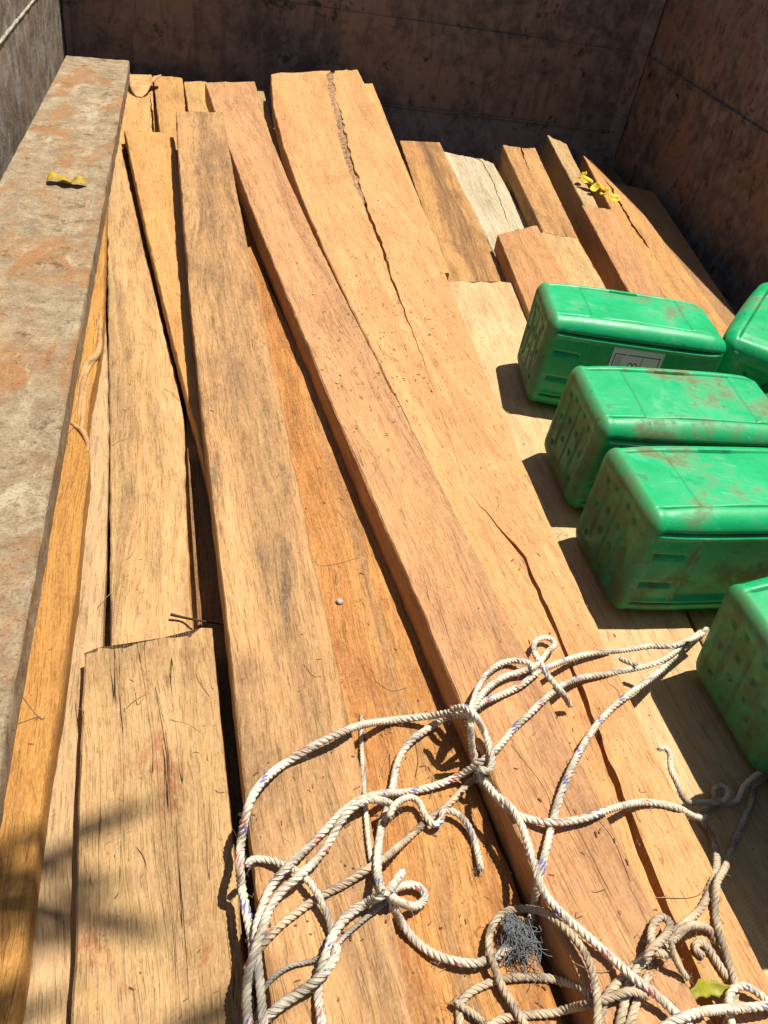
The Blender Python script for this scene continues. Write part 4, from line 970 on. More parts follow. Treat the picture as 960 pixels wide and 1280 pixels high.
        (0.004424, [(0.8128,0.7551,0.0650),(0.8036,0.7492,0.0668),(0.7947,0.7432,0.0693),(0.7861,0.7371,0.0724),(0.7777,0.7310,0.0759),(0.7695,0.7248,0.0800),(0.7615,0.7187,0.0844),(0.7536,0.7125,0.0889),(0.7458,0.7063,0.0936),(0.7379,0.7001,0.0982),(0.7301,0.6940,0.1029),(0.7222,0.6877,0.1074),(0.7143,0.6815,0.1118),(0.7063,0.6753,0.1160),(0.6981,0.6690,0.1199),(0.6898,0.6626,0.1234),(0.6814,0.6562,0.1263),(0.6728,0.6497,0.1287),(0.6641,0.6432,0.1306),(0.6553,0.6368,0.1314),(0.6464,0.6303,0.1324),(0.6375,0.6240,0.1335),(0.6285,0.6178,0.1350),(0.6195,0.6117,0.1370),(0.6106,0.6058,0.1395),(0.6017,0.6000,0.1423),(0.5928,0.5942,0.1453),(0.5839,0.5884,0.1482),(0.5749,0.5825,0.1507),(0.5658,0.5768,0.1527),(0.5563,0.5712,0.1536),(0.5467,0.5658,0.1535),(0.5372,0.5603,0.1526),(0.5281,0.5544,0.1512),(0.5191,0.5482,0.1496),(0.5105,0.5414,0.1504),(0.5022,0.5344,0.1522),(0.4942,0.5272,0.1545),(0.4866,0.5200,0.1578),(0.4793,0.5129,0.1618),(0.4722,0.5057,0.1664),(0.4654,0.4987,0.1715),(0.4588,0.4917,0.1768),(0.4522,0.4847,0.1821),(0.4456,0.4776,0.1874),(0.4389,0.4704,0.1924),(0.4322,0.4630,0.1969),(0.4252,0.4553,0.2006),(0.4181,0.4473,0.2030),(0.4111,0.4389,0.2039),(0.4042,0.4303,0.2034),(0.3977,0.4215,0.2024),(0.3914,0.4126,0.2010),(0.3854,0.4035,0.1993),(0.3797,0.3943,0.1973),(0.3742,0.3849,0.1960),(0.3685,0.3757,0.1975),(0.3628,0.3663,0.1991),(0.3572,0.3570,0.2004),(0.3515,0.3476,0.2016),(0.3459,0.3382,0.2024),(0.3404,0.3287,0.2019),(0.3369,0.3208,0.1956),(0.3369,0.3172,0.1853),(0.3383,0.3151,0.1745),(0.3394,0.3124,0.1639),(0.3377,0.3064,0.1553),(0.3322,0.2974,0.1526),(0.3244,0.2897,0.1514),(0.3156,0.2833,0.1530),(0.3064,0.2777,0.1548),(0.2967,0.2727,0.1564),(0.2866,0.2685,0.1577),(0.2760,0.2656,0.1587),(0.2652,0.2641,0.1592),(0.2542,0.2650,0.1592),(0.2437,0.2680,0.1584),(0.2336,0.2723,0.1571),(0.2243,0.2777,0.1552),(0.2160,0.2846,0.1531),(0.2086,0.2925,0.1522),(0.2014,0.3005,0.1546),(0.1957,0.3088,0.1586),(0.1911,0.3113,0.1680),(0.1874,0.3111,0.1784),(0.1839,0.3102,0.1887),(0.1802,0.3101,0.1990),(0.1776,0.3176,0.2013),(0.1801,0.3248,0.1934),(0.1839,0.3306,0.1849),(0.1886,0.3358,0.1764),(0.1941,0.3405,0.1682),(0.2014,0.3448,0.1613),(0.2117,0.3464,0.1582),(0.2219,0.3428,0.1567),(0.2261,0.3335,0.1554),(0.2184,0.3264,0.1567),(0.2099,0.3227,0.1624),(0.2034,0.3204,0.1710),(0.1979,0.3181,0.1802),(0.1928,0.3158,0.1897),(0.1879,0.3135,0.1992),(0.1828,0.3114,0.2088),(0.1773,0.3103,0.2182),(0.1701,0.3116,0.2263)]),
        (0.004582, [(0.2025,0.3543,0.1729),(0.1974,0.3479,0.1804),(0.1927,0.3419,0.1886),(0.1884,0.3362,0.1971),(0.1843,0.3305,0.2057),(0.1803,0.3249,0.2144),(0.1760,0.3192,0.2230),(0.1708,0.3134,0.2308),(0.1626,0.3089,0.2320),(0.1574,0.3102,0.2223),(0.1524,0.3116,0.2126),(0.1429,0.3082,0.2097),(0.1335,0.3025,0.2113),(0.1254,0.2953,0.2136),(0.1182,0.2870,0.2156),(0.1124,0.2778,0.2177),(0.1076,0.2678,0.2177),(0.1029,0.2589,0.2134),(0.1002,0.2503,0.2070),(0.0988,0.2398,0.2047),(0.0985,0.2290,0.2071),(0.0989,0.2181,0.2093),(0.0994,0.2071,0.2110)]),
        (0.004582, [(0.1169,0.2726,0.2251),(0.1143,0.2628,0.2204),(0.1073,0.2543,0.2223),(0.0986,0.2476,0.2214),(0.0898,0.2439,0.2155),(0.0804,0.2404,0.2105),(0.0700,0.2359,0.2099),(0.0602,0.2311,0.2078),(0.0519,0.2271,0.2014),(0.0445,0.2226,0.1941),(0.0381,0.2157,0.1879)]),
    ]),
    ('outer', 'rope_white', 'rope', 'white rope forming the big outer loop at the left of the tangle', [
        (0.004424, [(0.3122,0.5249,0.1987),(0.3042,0.5293,0.1926),(0.2986,0.5346,0.1846),(0.2939,0.5388,0.1755),(0.2885,0.5413,0.1662),(0.2802,0.5403,0.1594),(0.2704,0.5359,0.1568),(0.2609,0.5302,0.1568),(0.2516,0.5242,0.1573),(0.2428,0.5174,0.1580),(0.2350,0.5096,0.1584),(0.2282,0.5009,0.1586),(0.2227,0.4913,0.1585),(0.2182,0.4811,0.1581),(0.2146,0.4707,0.1574),(0.2112,0.4602,0.1564),(0.2074,0.4499,0.1551),(0.2033,0.4396,0.1540),(0.1987,0.4296,0.1542),(0.1937,0.4206,0.1583),(0.1898,0.4120,0.1640),(0.1865,0.4037,0.1706),(0.1835,0.3957,0.1777),(0.1805,0.3880,0.1850),(0.1777,0.3803,0.1924),(0.1749,0.3726,0.1999),(0.1721,0.3647,0.2072),(0.1694,0.3562,0.2137),(0.1669,0.3464,0.2183),(0.1654,0.3358,0.2208),(0.1640,0.3267,0.2269),(0.1630,0.3185,0.2343),(0.1629,0.3093,0.2403)]),
        (0.004582, [(0.3117,0.5252,0.2100),(0.3011,0.5250,0.2074),(0.2934,0.5283,0.2003),(0.2881,0.5329,0.1917),(0.2832,0.5376,0.1829),(0.2772,0.5421,0.1747),(0.2691,0.5454,0.1680),(0.2593,0.5476,0.1634),(0.2489,0.5493,0.1597),(0.2385,0.5508,0.1562),(0.2279,0.5511,0.1543),(0.2182,0.5477,0.1585),(0.2096,0.5435,0.1640),(0.2019,0.5387,0.1705),(0.1950,0.5336,0.1775),(0.1886,0.5282,0.1847),(0.1824,0.5226,0.1921),(0.1762,0.5170,0.1994),(0.1699,0.5112,0.2064),(0.1630,0.5054,0.2129),(0.1553,0.4997,0.2184),(0.1464,0.4942,0.2221),(0.1364,0.4895,0.2227),(0.1262,0.4854,0.2216),(0.1160,0.4815,0.2194),(0.1061,0.4778,0.2162),(0.0963,0.4742,0.2123),(0.0867,0.4706,0.2080),(0.0781,0.4645,0.2090),(0.0704,0.4572,0.2123),(0.0631,0.4494,0.2154),(0.0564,0.4410,0.2181),(0.0503,0.4320,0.2203),(0.0450,0.4223,0.2214),(0.0408,0.4123,0.2196),(0.0381,0.4046,0.2123),(0.0365,0.3994,0.2027),(0.0351,0.3928,0.1940),(0.0339,0.3826,0.1958),(0.0332,0.3740,0.2029),(0.0326,0.3656,0.2101),(0.0323,0.3554,0.2116),(0.0329,0.3518,0.2014),(0.0340,0.3481,0.1913),(0.0357,0.3376,0.1910),(0.0372,0.3269,0.1935),(0.0390,0.3161,0.1952),(0.0409,0.3052,0.1961),(0.0424,0.2949,0.1998),(0.0428,0.2847,0.2042),(0.0423,0.2744,0.2011),(0.0409,0.2665,0.1934),(0.0379,0.2581,0.1882),(0.0362,0.2473,0.1897),(0.0365,0.2365,0.1919),(0.0370,0.2269,0.1975),(0.0376,0.2168,0.2018)]),
    ]),
    ('double', 'rope_white', 'rope', 'white rope from the cans doubling back to a hooked cut end', [
        (0.004266, [(0.7801,0.7322,0.0856),(0.7718,0.7262,0.0897),(0.7635,0.7201,0.0940),(0.7554,0.7141,0.0984),(0.7473,0.7081,0.1030),(0.7393,0.7020,0.1076),(0.7313,0.6960,0.1122),(0.7233,0.6900,0.1168),(0.7151,0.6839,0.1212),(0.7070,0.6779,0.1255),(0.6986,0.6718,0.1295),(0.6902,0.6656,0.1330),(0.6815,0.6593,0.1358),(0.6726,0.6531,0.1378),(0.6635,0.6472,0.1395),(0.6536,0.6422,0.1396),(0.6435,0.6380,0.1389),(0.6330,0.6352,0.1369),(0.6222,0.6336,0.1349),(0.6116,0.6310,0.1357),(0.6013,0.6277,0.1382),(0.5914,0.6241,0.1413),(0.5814,0.6206,0.1445),(0.5712,0.6173,0.1472),(0.5606,0.6147,0.1490),(0.5499,0.6124,0.1503),(0.5393,0.6098,0.1521),(0.5285,0.6077,0.1532),(0.5177,0.6058,0.1543),(0.5070,0.6035,0.1559),(0.4967,0.6003,0.1582),(0.4871,0.5960,0.1615),(0.4781,0.5910,0.1655),(0.4697,0.5855,0.1701),(0.4616,0.5798,0.1750),(0.4537,0.5738,0.1800),(0.4460,0.5677,0.1849),(0.4382,0.5615,0.1897),(0.4303,0.5551,0.1941),(0.4223,0.5485,0.1977),(0.4140,0.5416,0.2003),(0.4055,0.5347,0.2017),(0.3967,0.5280,0.2013),(0.3878,0.5216,0.2005),(0.3788,0.5153,0.1994),(0.3699,0.5089,0.1981),(0.3612,0.5022,0.1968),(0.3531,0.4947,0.1978),(0.3451,0.4871,0.1988),(0.3370,0.4796,0.1996),(0.3285,0.4727,0.2000),(0.3193,0.4669,0.1983),(0.3109,0.4642,0.1921),(0.3051,0.4644,0.1827),(0.3000,0.4654,0.1730),(0.2933,0.4655,0.1643),(0.2839,0.4637,0.1590),(0.2734,0.4612,0.1567),(0.2626,0.4590,0.1553),(0.2518,0.4573,0.1540),(0.2409,0.4558,0.1528),(0.2305,0.4534,0.1551),(0.2208,0.4507,0.1596),(0.2115,0.4481,0.1650),(0.2032,0.4449,0.1715),(0.1959,0.4409,0.1788),(0.1895,0.4364,0.1866),(0.1835,0.4316,0.1945),(0.1774,0.4267,0.2024),(0.1707,0.4218,0.2096),(0.1620,0.4172,0.2142),(0.1518,0.4133,0.2135),(0.1423,0.4081,0.2113),(0.1335,0.4015,0.2103),(0.1252,0.3944,0.2090),(0.1168,0.3874,0.2074),(0.1084,0.3804,0.2056),(0.1004,0.3730,0.2070),(0.0932,0.3656,0.2109),(0.0869,0.3585,0.2164),(0.0799,0.3511,0.2205),(0.0717,0.3442,0.2189),(0.0644,0.3388,0.2127),(0.0580,0.3302,0.2106),(0.0532,0.3203,0.2093),(0.0493,0.3101,0.2084),(0.0466,0.3000,0.2119),(0.0451,0.2893,0.2128),(0.0456,0.2784,0.2119),(0.0464,0.2674,0.2108),(0.0474,0.2567,0.2084),(0.0481,0.2457,0.2078),(0.0486,0.2348,0.2087),(0.0488,0.2242,0.2109),(0.0495,0.2140,0.2068)]),
        (0.004266, [(0.2071,0.4270,0.1667),(0.2013,0.4276,0.1762),(0.1956,0.4258,0.1856),(0.1900,0.4228,0.1948),(0.1843,0.4194,0.2037),(0.1781,0.4159,0.2123),(0.1707,0.4126,0.2200),(0.1612,0.4095,0.2245),(0.1511,0.4051,0.2234),(0.1421,0.3994,0.2203),(0.1344,0.3918,0.2176),(0.1289,0.3848,0.2111),(0.1225,0.3762,0.2084),(0.1156,0.3675,0.2097),(0.1086,0.3591,0.2118),(0.1018,0.3513,0.2160),(0.0948,0.3441,0.2209),(0.0861,0.3375,0.2217),(0.0779,0.3334,0.2156),(0.0693,0.3280,0.2112),(0.0624,0.3195,0.2108),(0.0578,0.3104,0.2153),(0.0538,0.3013,0.2202),(0.0500,0.2913,0.2234),(0.0456,0.2812,0.2230),(0.0414,0.2714,0.2195),(0.0382,0.2630,0.2133),(0.0368,0.2565,0.2044),(0.0363,0.2464,0.2009),(0.0360,0.2361,0.2051),(0.0359,0.2259,0.2095),(0.0359,0.2148,0.2094)]),
        (0.00395, [(0.1929,0.4068,0.1894),(0.1984,0.4162,0.1907),(0.2052,0.4239,0.1867),(0.2119,0.4301,0.1804),(0.2192,0.4355,0.1740),(0.2279,0.4391,0.1683),(0.2367,0.4368,0.1629),(0.2406,0.4272,0.1595),(0.2440,0.4167,0.1600),(0.2506,0.4086,0.1611),(0.2592,0.4136,0.1616),(0.2633,0.4234,0.1615),(0.2740,0.4229,0.1608),(0.2831,0.4171,0.1595),(0.2894,0.4081,0.1575),(0.2931,0.3980,0.1550),(0.2953,0.3875,0.1523),(0.2949,0.3766,0.1532),(0.2940,0.3658,0.1554),(0.2930,0.3549,0.1574)]),
    ]),
    ('knot', 'rope_white', 'rope', 'rope with overhand knot and pointed tail above the crack', [
        (0.004108, [(0.7719,0.7174,0.0999),(0.7633,0.7121,0.1042),(0.7547,0.7067,0.1086),(0.7463,0.7013,0.1132),(0.7379,0.6958,0.1179),(0.7296,0.6904,0.1227),(0.7212,0.6850,0.1274),(0.7127,0.6797,0.1321),(0.7041,0.6745,0.1366),(0.6952,0.6695,0.1408),(0.6858,0.6649,0.1442),(0.6755,0.6614,0.1457),(0.6651,0.6614,0.1427),(0.6578,0.6664,0.1363),(0.6484,0.6701,0.1327),(0.6374,0.6701,0.1318),(0.6265,0.6685,0.1323),(0.6159,0.6661,0.1339),(0.6055,0.6632,0.1363),(0.5953,0.6600,0.1391),(0.5852,0.6569,0.1421),(0.5756,0.6532,0.1462),(0.5659,0.6497,0.1501),(0.5558,0.6466,0.1534),(0.5454,0.6440,0.1560),(0.5349,0.6417,0.1581),(0.5241,0.6395,0.1594),(0.5135,0.6369,0.1606),(0.5030,0.6336,0.1621),(0.4929,0.6296,0.1641),(0.4834,0.6249,0.1670),(0.4743,0.6199,0.1706),(0.4657,0.6145,0.1750),(0.4573,0.6091,0.1796),(0.4491,0.6035,0.1845),(0.4409,0.5978,0.1893),(0.4327,0.5921,0.1938),(0.4241,0.5864,0.1978),(0.4152,0.5806,0.2008),(0.4062,0.5744,0.2021),(0.3971,0.5682,0.2021),(0.3876,0.5629,0.2003),(0.3775,0.5590,0.1982),(0.3675,0.5548,0.1981),(0.3577,0.5500,0.1999),(0.3480,0.5452,0.2021),(0.3387,0.5404,0.2055),(0.3301,0.5350,0.2099),(0.3220,0.5289,0.2141),(0.3138,0.5221,0.2171),(0.3053,0.5152,0.2185)]),
        (0.004108, [(0.2987,0.5031,0.2256),(0.3049,0.5122,0.2262),(0.3113,0.5212,0.2259),(0.3182,0.5296,0.2239),(0.3250,0.5376,0.2205),(0.3317,0.5453,0.2162),(0.3385,0.5528,0.2117),(0.3460,0.5599,0.2078),(0.3544,0.5666,0.2052),(0.3637,0.5724,0.2039),(0.3737,0.5771,0.2030),(0.3842,0.5802,0.2024),(0.3950,0.5813,0.2045),(0.4054,0.5831,0.2073),(0.4146,0.5885,0.2048),(0.4223,0.5952,0.2005),(0.4289,0.6024,0.1954),(0.4351,0.6099,0.1901),(0.4412,0.6174,0.1847),(0.4472,0.6250,0.1794),(0.4535,0.6326,0.1744),(0.4606,0.6398,0.1699),(0.4687,0.6463,0.1660),(0.4756,0.6541,0.1632),(0.4767,0.6644,0.1614),(0.4676,0.6696,0.1608),(0.4570,0.6670,0.1615),(0.4488,0.6603,0.1640),(0.4429,0.6520,0.1681),(0.4381,0.6434,0.1732),(0.4340,0.6349,0.1789),(0.4305,0.6265,0.1852),(0.4273,0.6181,0.1917),(0.4243,0.6097,0.1982),(0.4225,0.6003,0.2035),(0.4245,0.5894,0.2031),(0.4270,0.5787,0.2027),(0.4308,0.5683,0.2023),(0.4355,0.5586,0.2010),(0.4426,0.5545,0.1941),(0.4491,0.5550,0.1852),(0.4552,0.5564,0.1761),(0.4612,0.5574,0.1669),(0.4674,0.5564,0.1578)]),
        (0.003792, [(0.4057,0.5742,0.2151),(0.4048,0.5852,0.2132),(0.3981,0.5931,0.2093),(0.3904,0.5988,0.2035),(0.3796,0.5998,0.2014),(0.3690,0.5961,0.2019),(0.3593,0.5904,0.2025),(0.3504,0.5835,0.2036),(0.3428,0.5756,0.2064),(0.3365,0.5675,0.2109),(0.3307,0.5594,0.2162),(0.3252,0.5512,0.2217),(0.3197,0.5428,0.2269),(0.3143,0.5339,0.2312),(0.3088,0.5244,0.2337),(0.3035,0.5145,0.2350),(0.2989,0.5043,0.2363),(0.2975,0.4953,0.2314),(0.3002,0.4954,0.2206),(0.3035,0.4978,0.2101),(0.3068,0.5007,0.1997),(0.3102,0.5037,0.1894),(0.3137,0.5062,0.1789),(0.3170,0.5059,0.1684),(0.3154,0.4963,0.1715),(0.3126,0.4878,0.1784),(0.3103,0.4787,0.1842),(0.3129,0.4707,0.1771)]),
        (0.004108, [(0.2812,0.5192,0.2195),(0.2875,0.5156,0.2277),(0.2915,0.5103,0.2366),(0.2963,0.5022,0.2421),(0.3025,0.4951,0.2384),(0.3082,0.4951,0.2289),(0.3134,0.4962,0.2192),(0.3186,0.4957,0.2095),(0.3219,0.4875,0.2051),(0.3217,0.4765,0.2066),(0.3210,0.4654,0.2072),(0.3195,0.4546,0.2057),(0.3127,0.4470,0.2024),(0.3038,0.4524,0.2002)]),
        (0.003634, [(0.5844,0.6482,0.1352),(0.5865,0.6347,0.1443),(0.5961,0.6240,0.1511)]),
    ]),
    ('right', 'rope_white', 'rope', 'rope running level to the right into the frayed knot by the can', [
        (0.004266, [(0.2934,0.4858,0.2391),(0.2956,0.4834,0.2285),(0.2983,0.4830,0.2177),(0.3008,0.4813,0.2070),(0.3039,0.4801,0.1964),(0.3071,0.4781,0.1860),(0.3100,0.4713,0.1781),(0.3121,0.4606,0.1762),(0.3138,0.4499,0.1786),(0.3148,0.4404,0.1831),(0.3207,0.4401,0.1737),(0.3255,0.4324,0.1722),(0.3261,0.4235,0.1788),(0.3260,0.4152,0.1862),(0.3268,0.4066,0.1932),(0.3307,0.3976,0.1983),(0.3392,0.3911,0.1992),(0.3494,0.3868,0.1994),(0.3591,0.3824,0.2026),(0.3696,0.3793,0.2048),(0.3806,0.3791,0.2040),(0.3913,0.3808,0.2014),(0.4022,0.3824,0.2001),(0.4132,0.3839,0.2005),(0.4240,0.3864,0.2002),(0.4343,0.3900,0.1976),(0.4438,0.3939,0.1934),(0.4528,0.3978,0.1881),(0.4614,0.4017,0.1822),(0.4698,0.4056,0.1761),(0.4783,0.4094,0.1700),(0.4869,0.4131,0.1640),(0.4959,0.4166,0.1583),(0.5054,0.4196,0.1534),(0.5156,0.4218,0.1495),(0.5264,0.4225,0.1468),(0.5373,0.4216,0.1451),(0.5482,0.4195,0.1442),(0.5585,0.4155,0.1450),(0.5688,0.4129,0.1420),(0.5781,0.4113,0.1361),(0.5866,0.4113,0.1289),(0.5948,0.4124,0.1215),(0.6031,0.4143,0.1143),(0.6114,0.4168,0.1073),(0.6197,0.4196,0.1004),(0.6281,0.4225,0.0937),(0.6367,0.4252,0.0872)]),
        (0.00395, [(0.5801,0.4996,0.1343),(0.5909,0.5023,0.1331),(0.5958,0.4936,0.1311),(0.5922,0.4834,0.1289),(0.5901,0.4729,0.1263),(0.5916,0.4622,0.1242),(0.5925,0.4512,0.1227),(0.5959,0.4434,0.1161),(0.6029,0.4409,0.1079),(0.6116,0.4419,0.1010),(0.6205,0.4439,0.0947),(0.6296,0.4460,0.0886),(0.6389,0.4482,0.0830),(0.6487,0.4504,0.0780),(0.6591,0.4516,0.0742),(0.6700,0.4515,0.0719),(0.6808,0.4534,0.0709),(0.6906,0.4585,0.0704),(0.6977,0.4668,0.0697),(0.6947,0.4757,0.0689),(0.6840,0.4742,0.0684),(0.6769,0.4660,0.0678),(0.6806,0.4568,0.0658),(0.6908,0.4544,0.0626),(0.7015,0.4557,0.0598),(0.7121,0.4585,0.0608),(0.7199,0.4660,0.0628),(0.7275,0.4739,0.0648),(0.7368,0.4797,0.0665),(0.7466,0.4849,0.0678),(0.7567,0.4894,0.0688),(0.7673,0.4931,0.0693),(0.7781,0.4955,0.0693),(0.7891,0.4975,0.0687),(0.8000,0.4997,0.0678)]),
    ]),
    ('cross', 'rope_white', 'rope', 'white rope slanting over everything down to the bottom right', [
        (0.004424, [(0.3113,0.4406,0.1885),(0.3109,0.4322,0.1957),(0.3117,0.4230,0.2018),(0.3156,0.4133,0.2047),(0.3226,0.4049,0.2065),(0.3270,0.3952,0.2087),(0.3305,0.3847,0.2078),(0.3332,0.3742,0.2057),(0.3348,0.3636,0.2032),(0.3356,0.3526,0.2024),(0.3348,0.3420,0.2052),(0.3331,0.3319,0.2093),(0.3322,0.3210,0.2097),(0.3343,0.3107,0.2066),(0.3398,0.3026,0.2015),(0.3457,0.2935,0.2002),(0.3516,0.2842,0.2015),(0.3580,0.2753,0.2022),(0.3652,0.2668,0.2021),(0.3726,0.2587,0.2012),(0.3802,0.2508,0.1995),(0.3878,0.2430,0.1978),(0.3923,0.2339,0.2014),(0.3946,0.2253,0.2078),(0.4010,0.2168,0.2094),(0.4094,0.2099,0.2078),(0.4175,0.2028,0.2055),(0.4254,0.1961,0.2018),(0.4322,0.1875,0.2009),(0.4391,0.1790,0.1993),(0.4463,0.1709,0.1970)]),
    ]),
    ('bottom', 'rope_white', 'rope', 'bright white rope along the bottom right picture edge', [
        (0.004266, [(0.5690,0.1989,0.1439),(0.5611,0.2063,0.1465),(0.5523,0.2126,0.1489),(0.5419,0.2155,0.1511),(0.5311,0.2139,0.1512),(0.5230,0.2070,0.1488),(0.5197,0.1968,0.1459),(0.5179,0.1862,0.1435),(0.5191,0.1768,0.1377)]),
        (0.004582, [(0.4028,0.1735,0.2056),(0.4131,0.1776,0.2046),(0.4235,0.1808,0.2072),(0.4339,0.1823,0.2103),(0.4445,0.1841,0.2078),(0.4545,0.1857,0.2030),(0.4642,0.1872,0.1976),(0.4735,0.1886,0.1914),(0.4825,0.1900,0.1848),(0.4913,0.1915,0.1780),(0.5003,0.1929,0.1714),(0.5097,0.1941,0.1653),(0.5196,0.1949,0.1602),(0.5303,0.1952,0.1567),(0.5414,0.1949,0.1552),(0.5526,0.1947,0.1552),(0.5635,0.1945,0.1531),(0.5732,0.1948,0.1474),(0.5822,0.1953,0.1407),(0.5908,0.1960,0.1334),(0.5991,0.1968,0.1260),(0.6074,0.1977,0.1184),(0.6156,0.1987,0.1108),(0.6240,0.1995,0.1034),(0.6328,0.2001,0.0964)]),
    ]),
]


rope_rnd = random.Random(11)

def rope_mesh(strands, pitch=0.0255):
    V, F, UV = [], [], []
    for rad, P in strands:
        P = resample(catmull(np.array(P), 5), 0.0026)
        n = len(P)
        T = np.gradient(P, axis=0)
        T /= np.linalg.norm(T, axis=1)[:, None] + 1e-9
        nr = np.cross(T[0], [0.2, 0.3, 0.9])
        nr /= np.linalg.norm(nr)
        Nn = np.zeros_like(P)
        for i in range(n):
            nr = nr - T[i] * np.dot(nr, T[i])
            nr /= np.linalg.norm(nr)
            Nn[i] = nr
        Bn = np.cross(T, Nn)
        s = np.arange(n) * 0.0026
        pt = pitch * rad / .0055
        for k in range(3):
            a = 2 * math.pi * (s / pt + k / 3)
            C = P + (rad * .50) * (np.cos(a)[:, None] * Nn + np.sin(a)[:, None] * Bn)
            tap = np.ones(n)
            tap[:2] = (.55, .85)
            tap[-2:] = (.85, .55)
            tube_arrays(C, rad * .56 * tap, 8, V, F, UV)
        # loose hairs of fibre along the rope, more at the cut ends
        for q in range(int(n * .22) + 24):
            i = rope_rnd.randrange(n) if q >= 24 else rope_rnd.choice((0, 1, n - 2, n - 1))
            a = rope_rnd.uniform(0, 6.28)
            o_ = math.cos(a) * Nn[i] + math.sin(a) * Bn[i]
            l = rope_rnd.uniform(.003, .008)
            p0 = P[i] + o_ * rad * .95
            p1 = p0 + (o_ * .5 + T[i] * rope_rnd.uniform(-1, 1)) * l
            p2 = p1 + (o_ * rope_rnd.uniform(-.4, .5) + T[i] * rope_rnd.uniform(-1, 1) - np.array([0, 0, .3])) * l
            tube_arrays([p0, p1, p2], .00016, 3, V, F, UV, cap=False)
    return mesh_from('rope', V, F, 179, UV)

for key, mat, nm, label, strands in ROPES:
    me = rope_mesh(strands)
    o = link(nm, me, M[mat])
    tag(o, label, nm.replace('_', ' '), 'ropes tangled over the planks' if nm == 'rope' else None)

# ------------------------------------------------------------------ small things
rnd = random.Random(5)

def leaf_mesh(name, outline, bend, thick=.0006, nx=14, ny=5):
    """curled leaf: outline(s)->half width, bend(s,t)->(x,y,z)"""
    V, F = [], []
    for layer in (0, 1):
        for i in range(nx + 1):
            s = i / nx
            for j in range(ny + 1):
                t = j / ny * 2 - 1
                p = bend(s, t * outline(s))
                V.append((p[0], p[1], p[2] - layer * thick))
    row = ny + 1
    cnt = row * (nx + 1)
    for i in range(nx):
        for j in range(ny):
            q = (i * row + j, i * row + j + 1, (i + 1) * row + j + 1, (i + 1) * row + j)
            F.append(q)
            F.append(tuple(x + cnt for x in q[::-1]))
    rim = [j for j in range(row)] + [i * row + ny for i in range(1, nx + 1)] + [nx * row + j for j in range(ny - 1, -1, -1)] + [i * row for i in range(nx - 1, 0, -1)]
    for k in range(len(rim)):
        p, q = rim[k], rim[(k + 1) % len(rim)]
        F.append((q, p, p + cnt, q + cnt))
    return mesh_from(name, V, F, 179)

SPOT = {"leaf_left": [-0.3231, 1.9496, 0.25], "bark_flap": [-0.2512, 3.2565, 0.115], "flowers": [1.3629, 2.7911, 0.072], "lime": [0.5089, 0.2197, 0.132], "twig": [[-0.0507, 0.7542, 0.1285], [-0.0324, 0.7497, 0.1265], [-0.0106, 0.7362, 0.1349], [0.0233, 0.7473, 0.112]], "tuft": [0.3128, 0.2785, 0.1589], "tuft_top": [0.3082, 0.2993, 0.159], "pebble": [0.1828, 0.7526, 0.1493], "wire": [1.2866, 1.4917, 0.07], "twig2": [[-0.1143, 1.6485, 0.1193], [-0.1256, 1.643, 0.1234]], "bark": [[0.4217, 3.2724, 0.2453, 0.0405], [0.4175, 3.0887, 0.2385, 0.0512], [0.4095, 2.9595, 0.2337, 0.046], [0.4045, 2.7641, 0.2264, 0.0432], [0.4001, 2.5875, 0.2199, 0.0325], [0.3985, 2.4278, 0.2139, 0.0283], [0.397, 2.282, 0.2085, 0.0269], [0.4005, 2.1856, 0.2049, 0.0212], [0.4034, 2.1397, 0.2032, 0.0093]], "knot": [[[[-0.2122, 1.5208, 0.1749], [-0.2055, 1.4239, 0.1766], [-0.2004, 1.3598, 0.1784], [-0.2063, 1.3227, 0.1803], [-0.2167, 1.3034, 0.1782], [-0.221, 1.2568, 0.1761], [-0.2183, 1.1865, 0.1739]], 0.007, 0.003], [[[-0.2013, 1.3264, 0.1783], [-0.212, 1.2864, 0.1792], [-0.2152, 1.2416, 0.178], [-0.2127, 1.1723, 0.1758], [-0.2092, 1.1188, 0.1736]], 0.006, 0.002], [[[-0.2087, 1.2773, 0.1752], [-0.2103, 1.2202, 0.176], [-0.2065, 1.1511, 0.1747], [-0.2006, 1.0975, 0.1736]], 0.006, 0.002], [[[-0.2285, 1.1372, 0.1757], [-0.2123, 1.1176, 0.1776], [-0.1991, 1.0995, 0.1786], [-0.1888, 1.0708, 0.1765], [-0.1897, 1.054, 0.1734]], 0.005, 0.002]]}
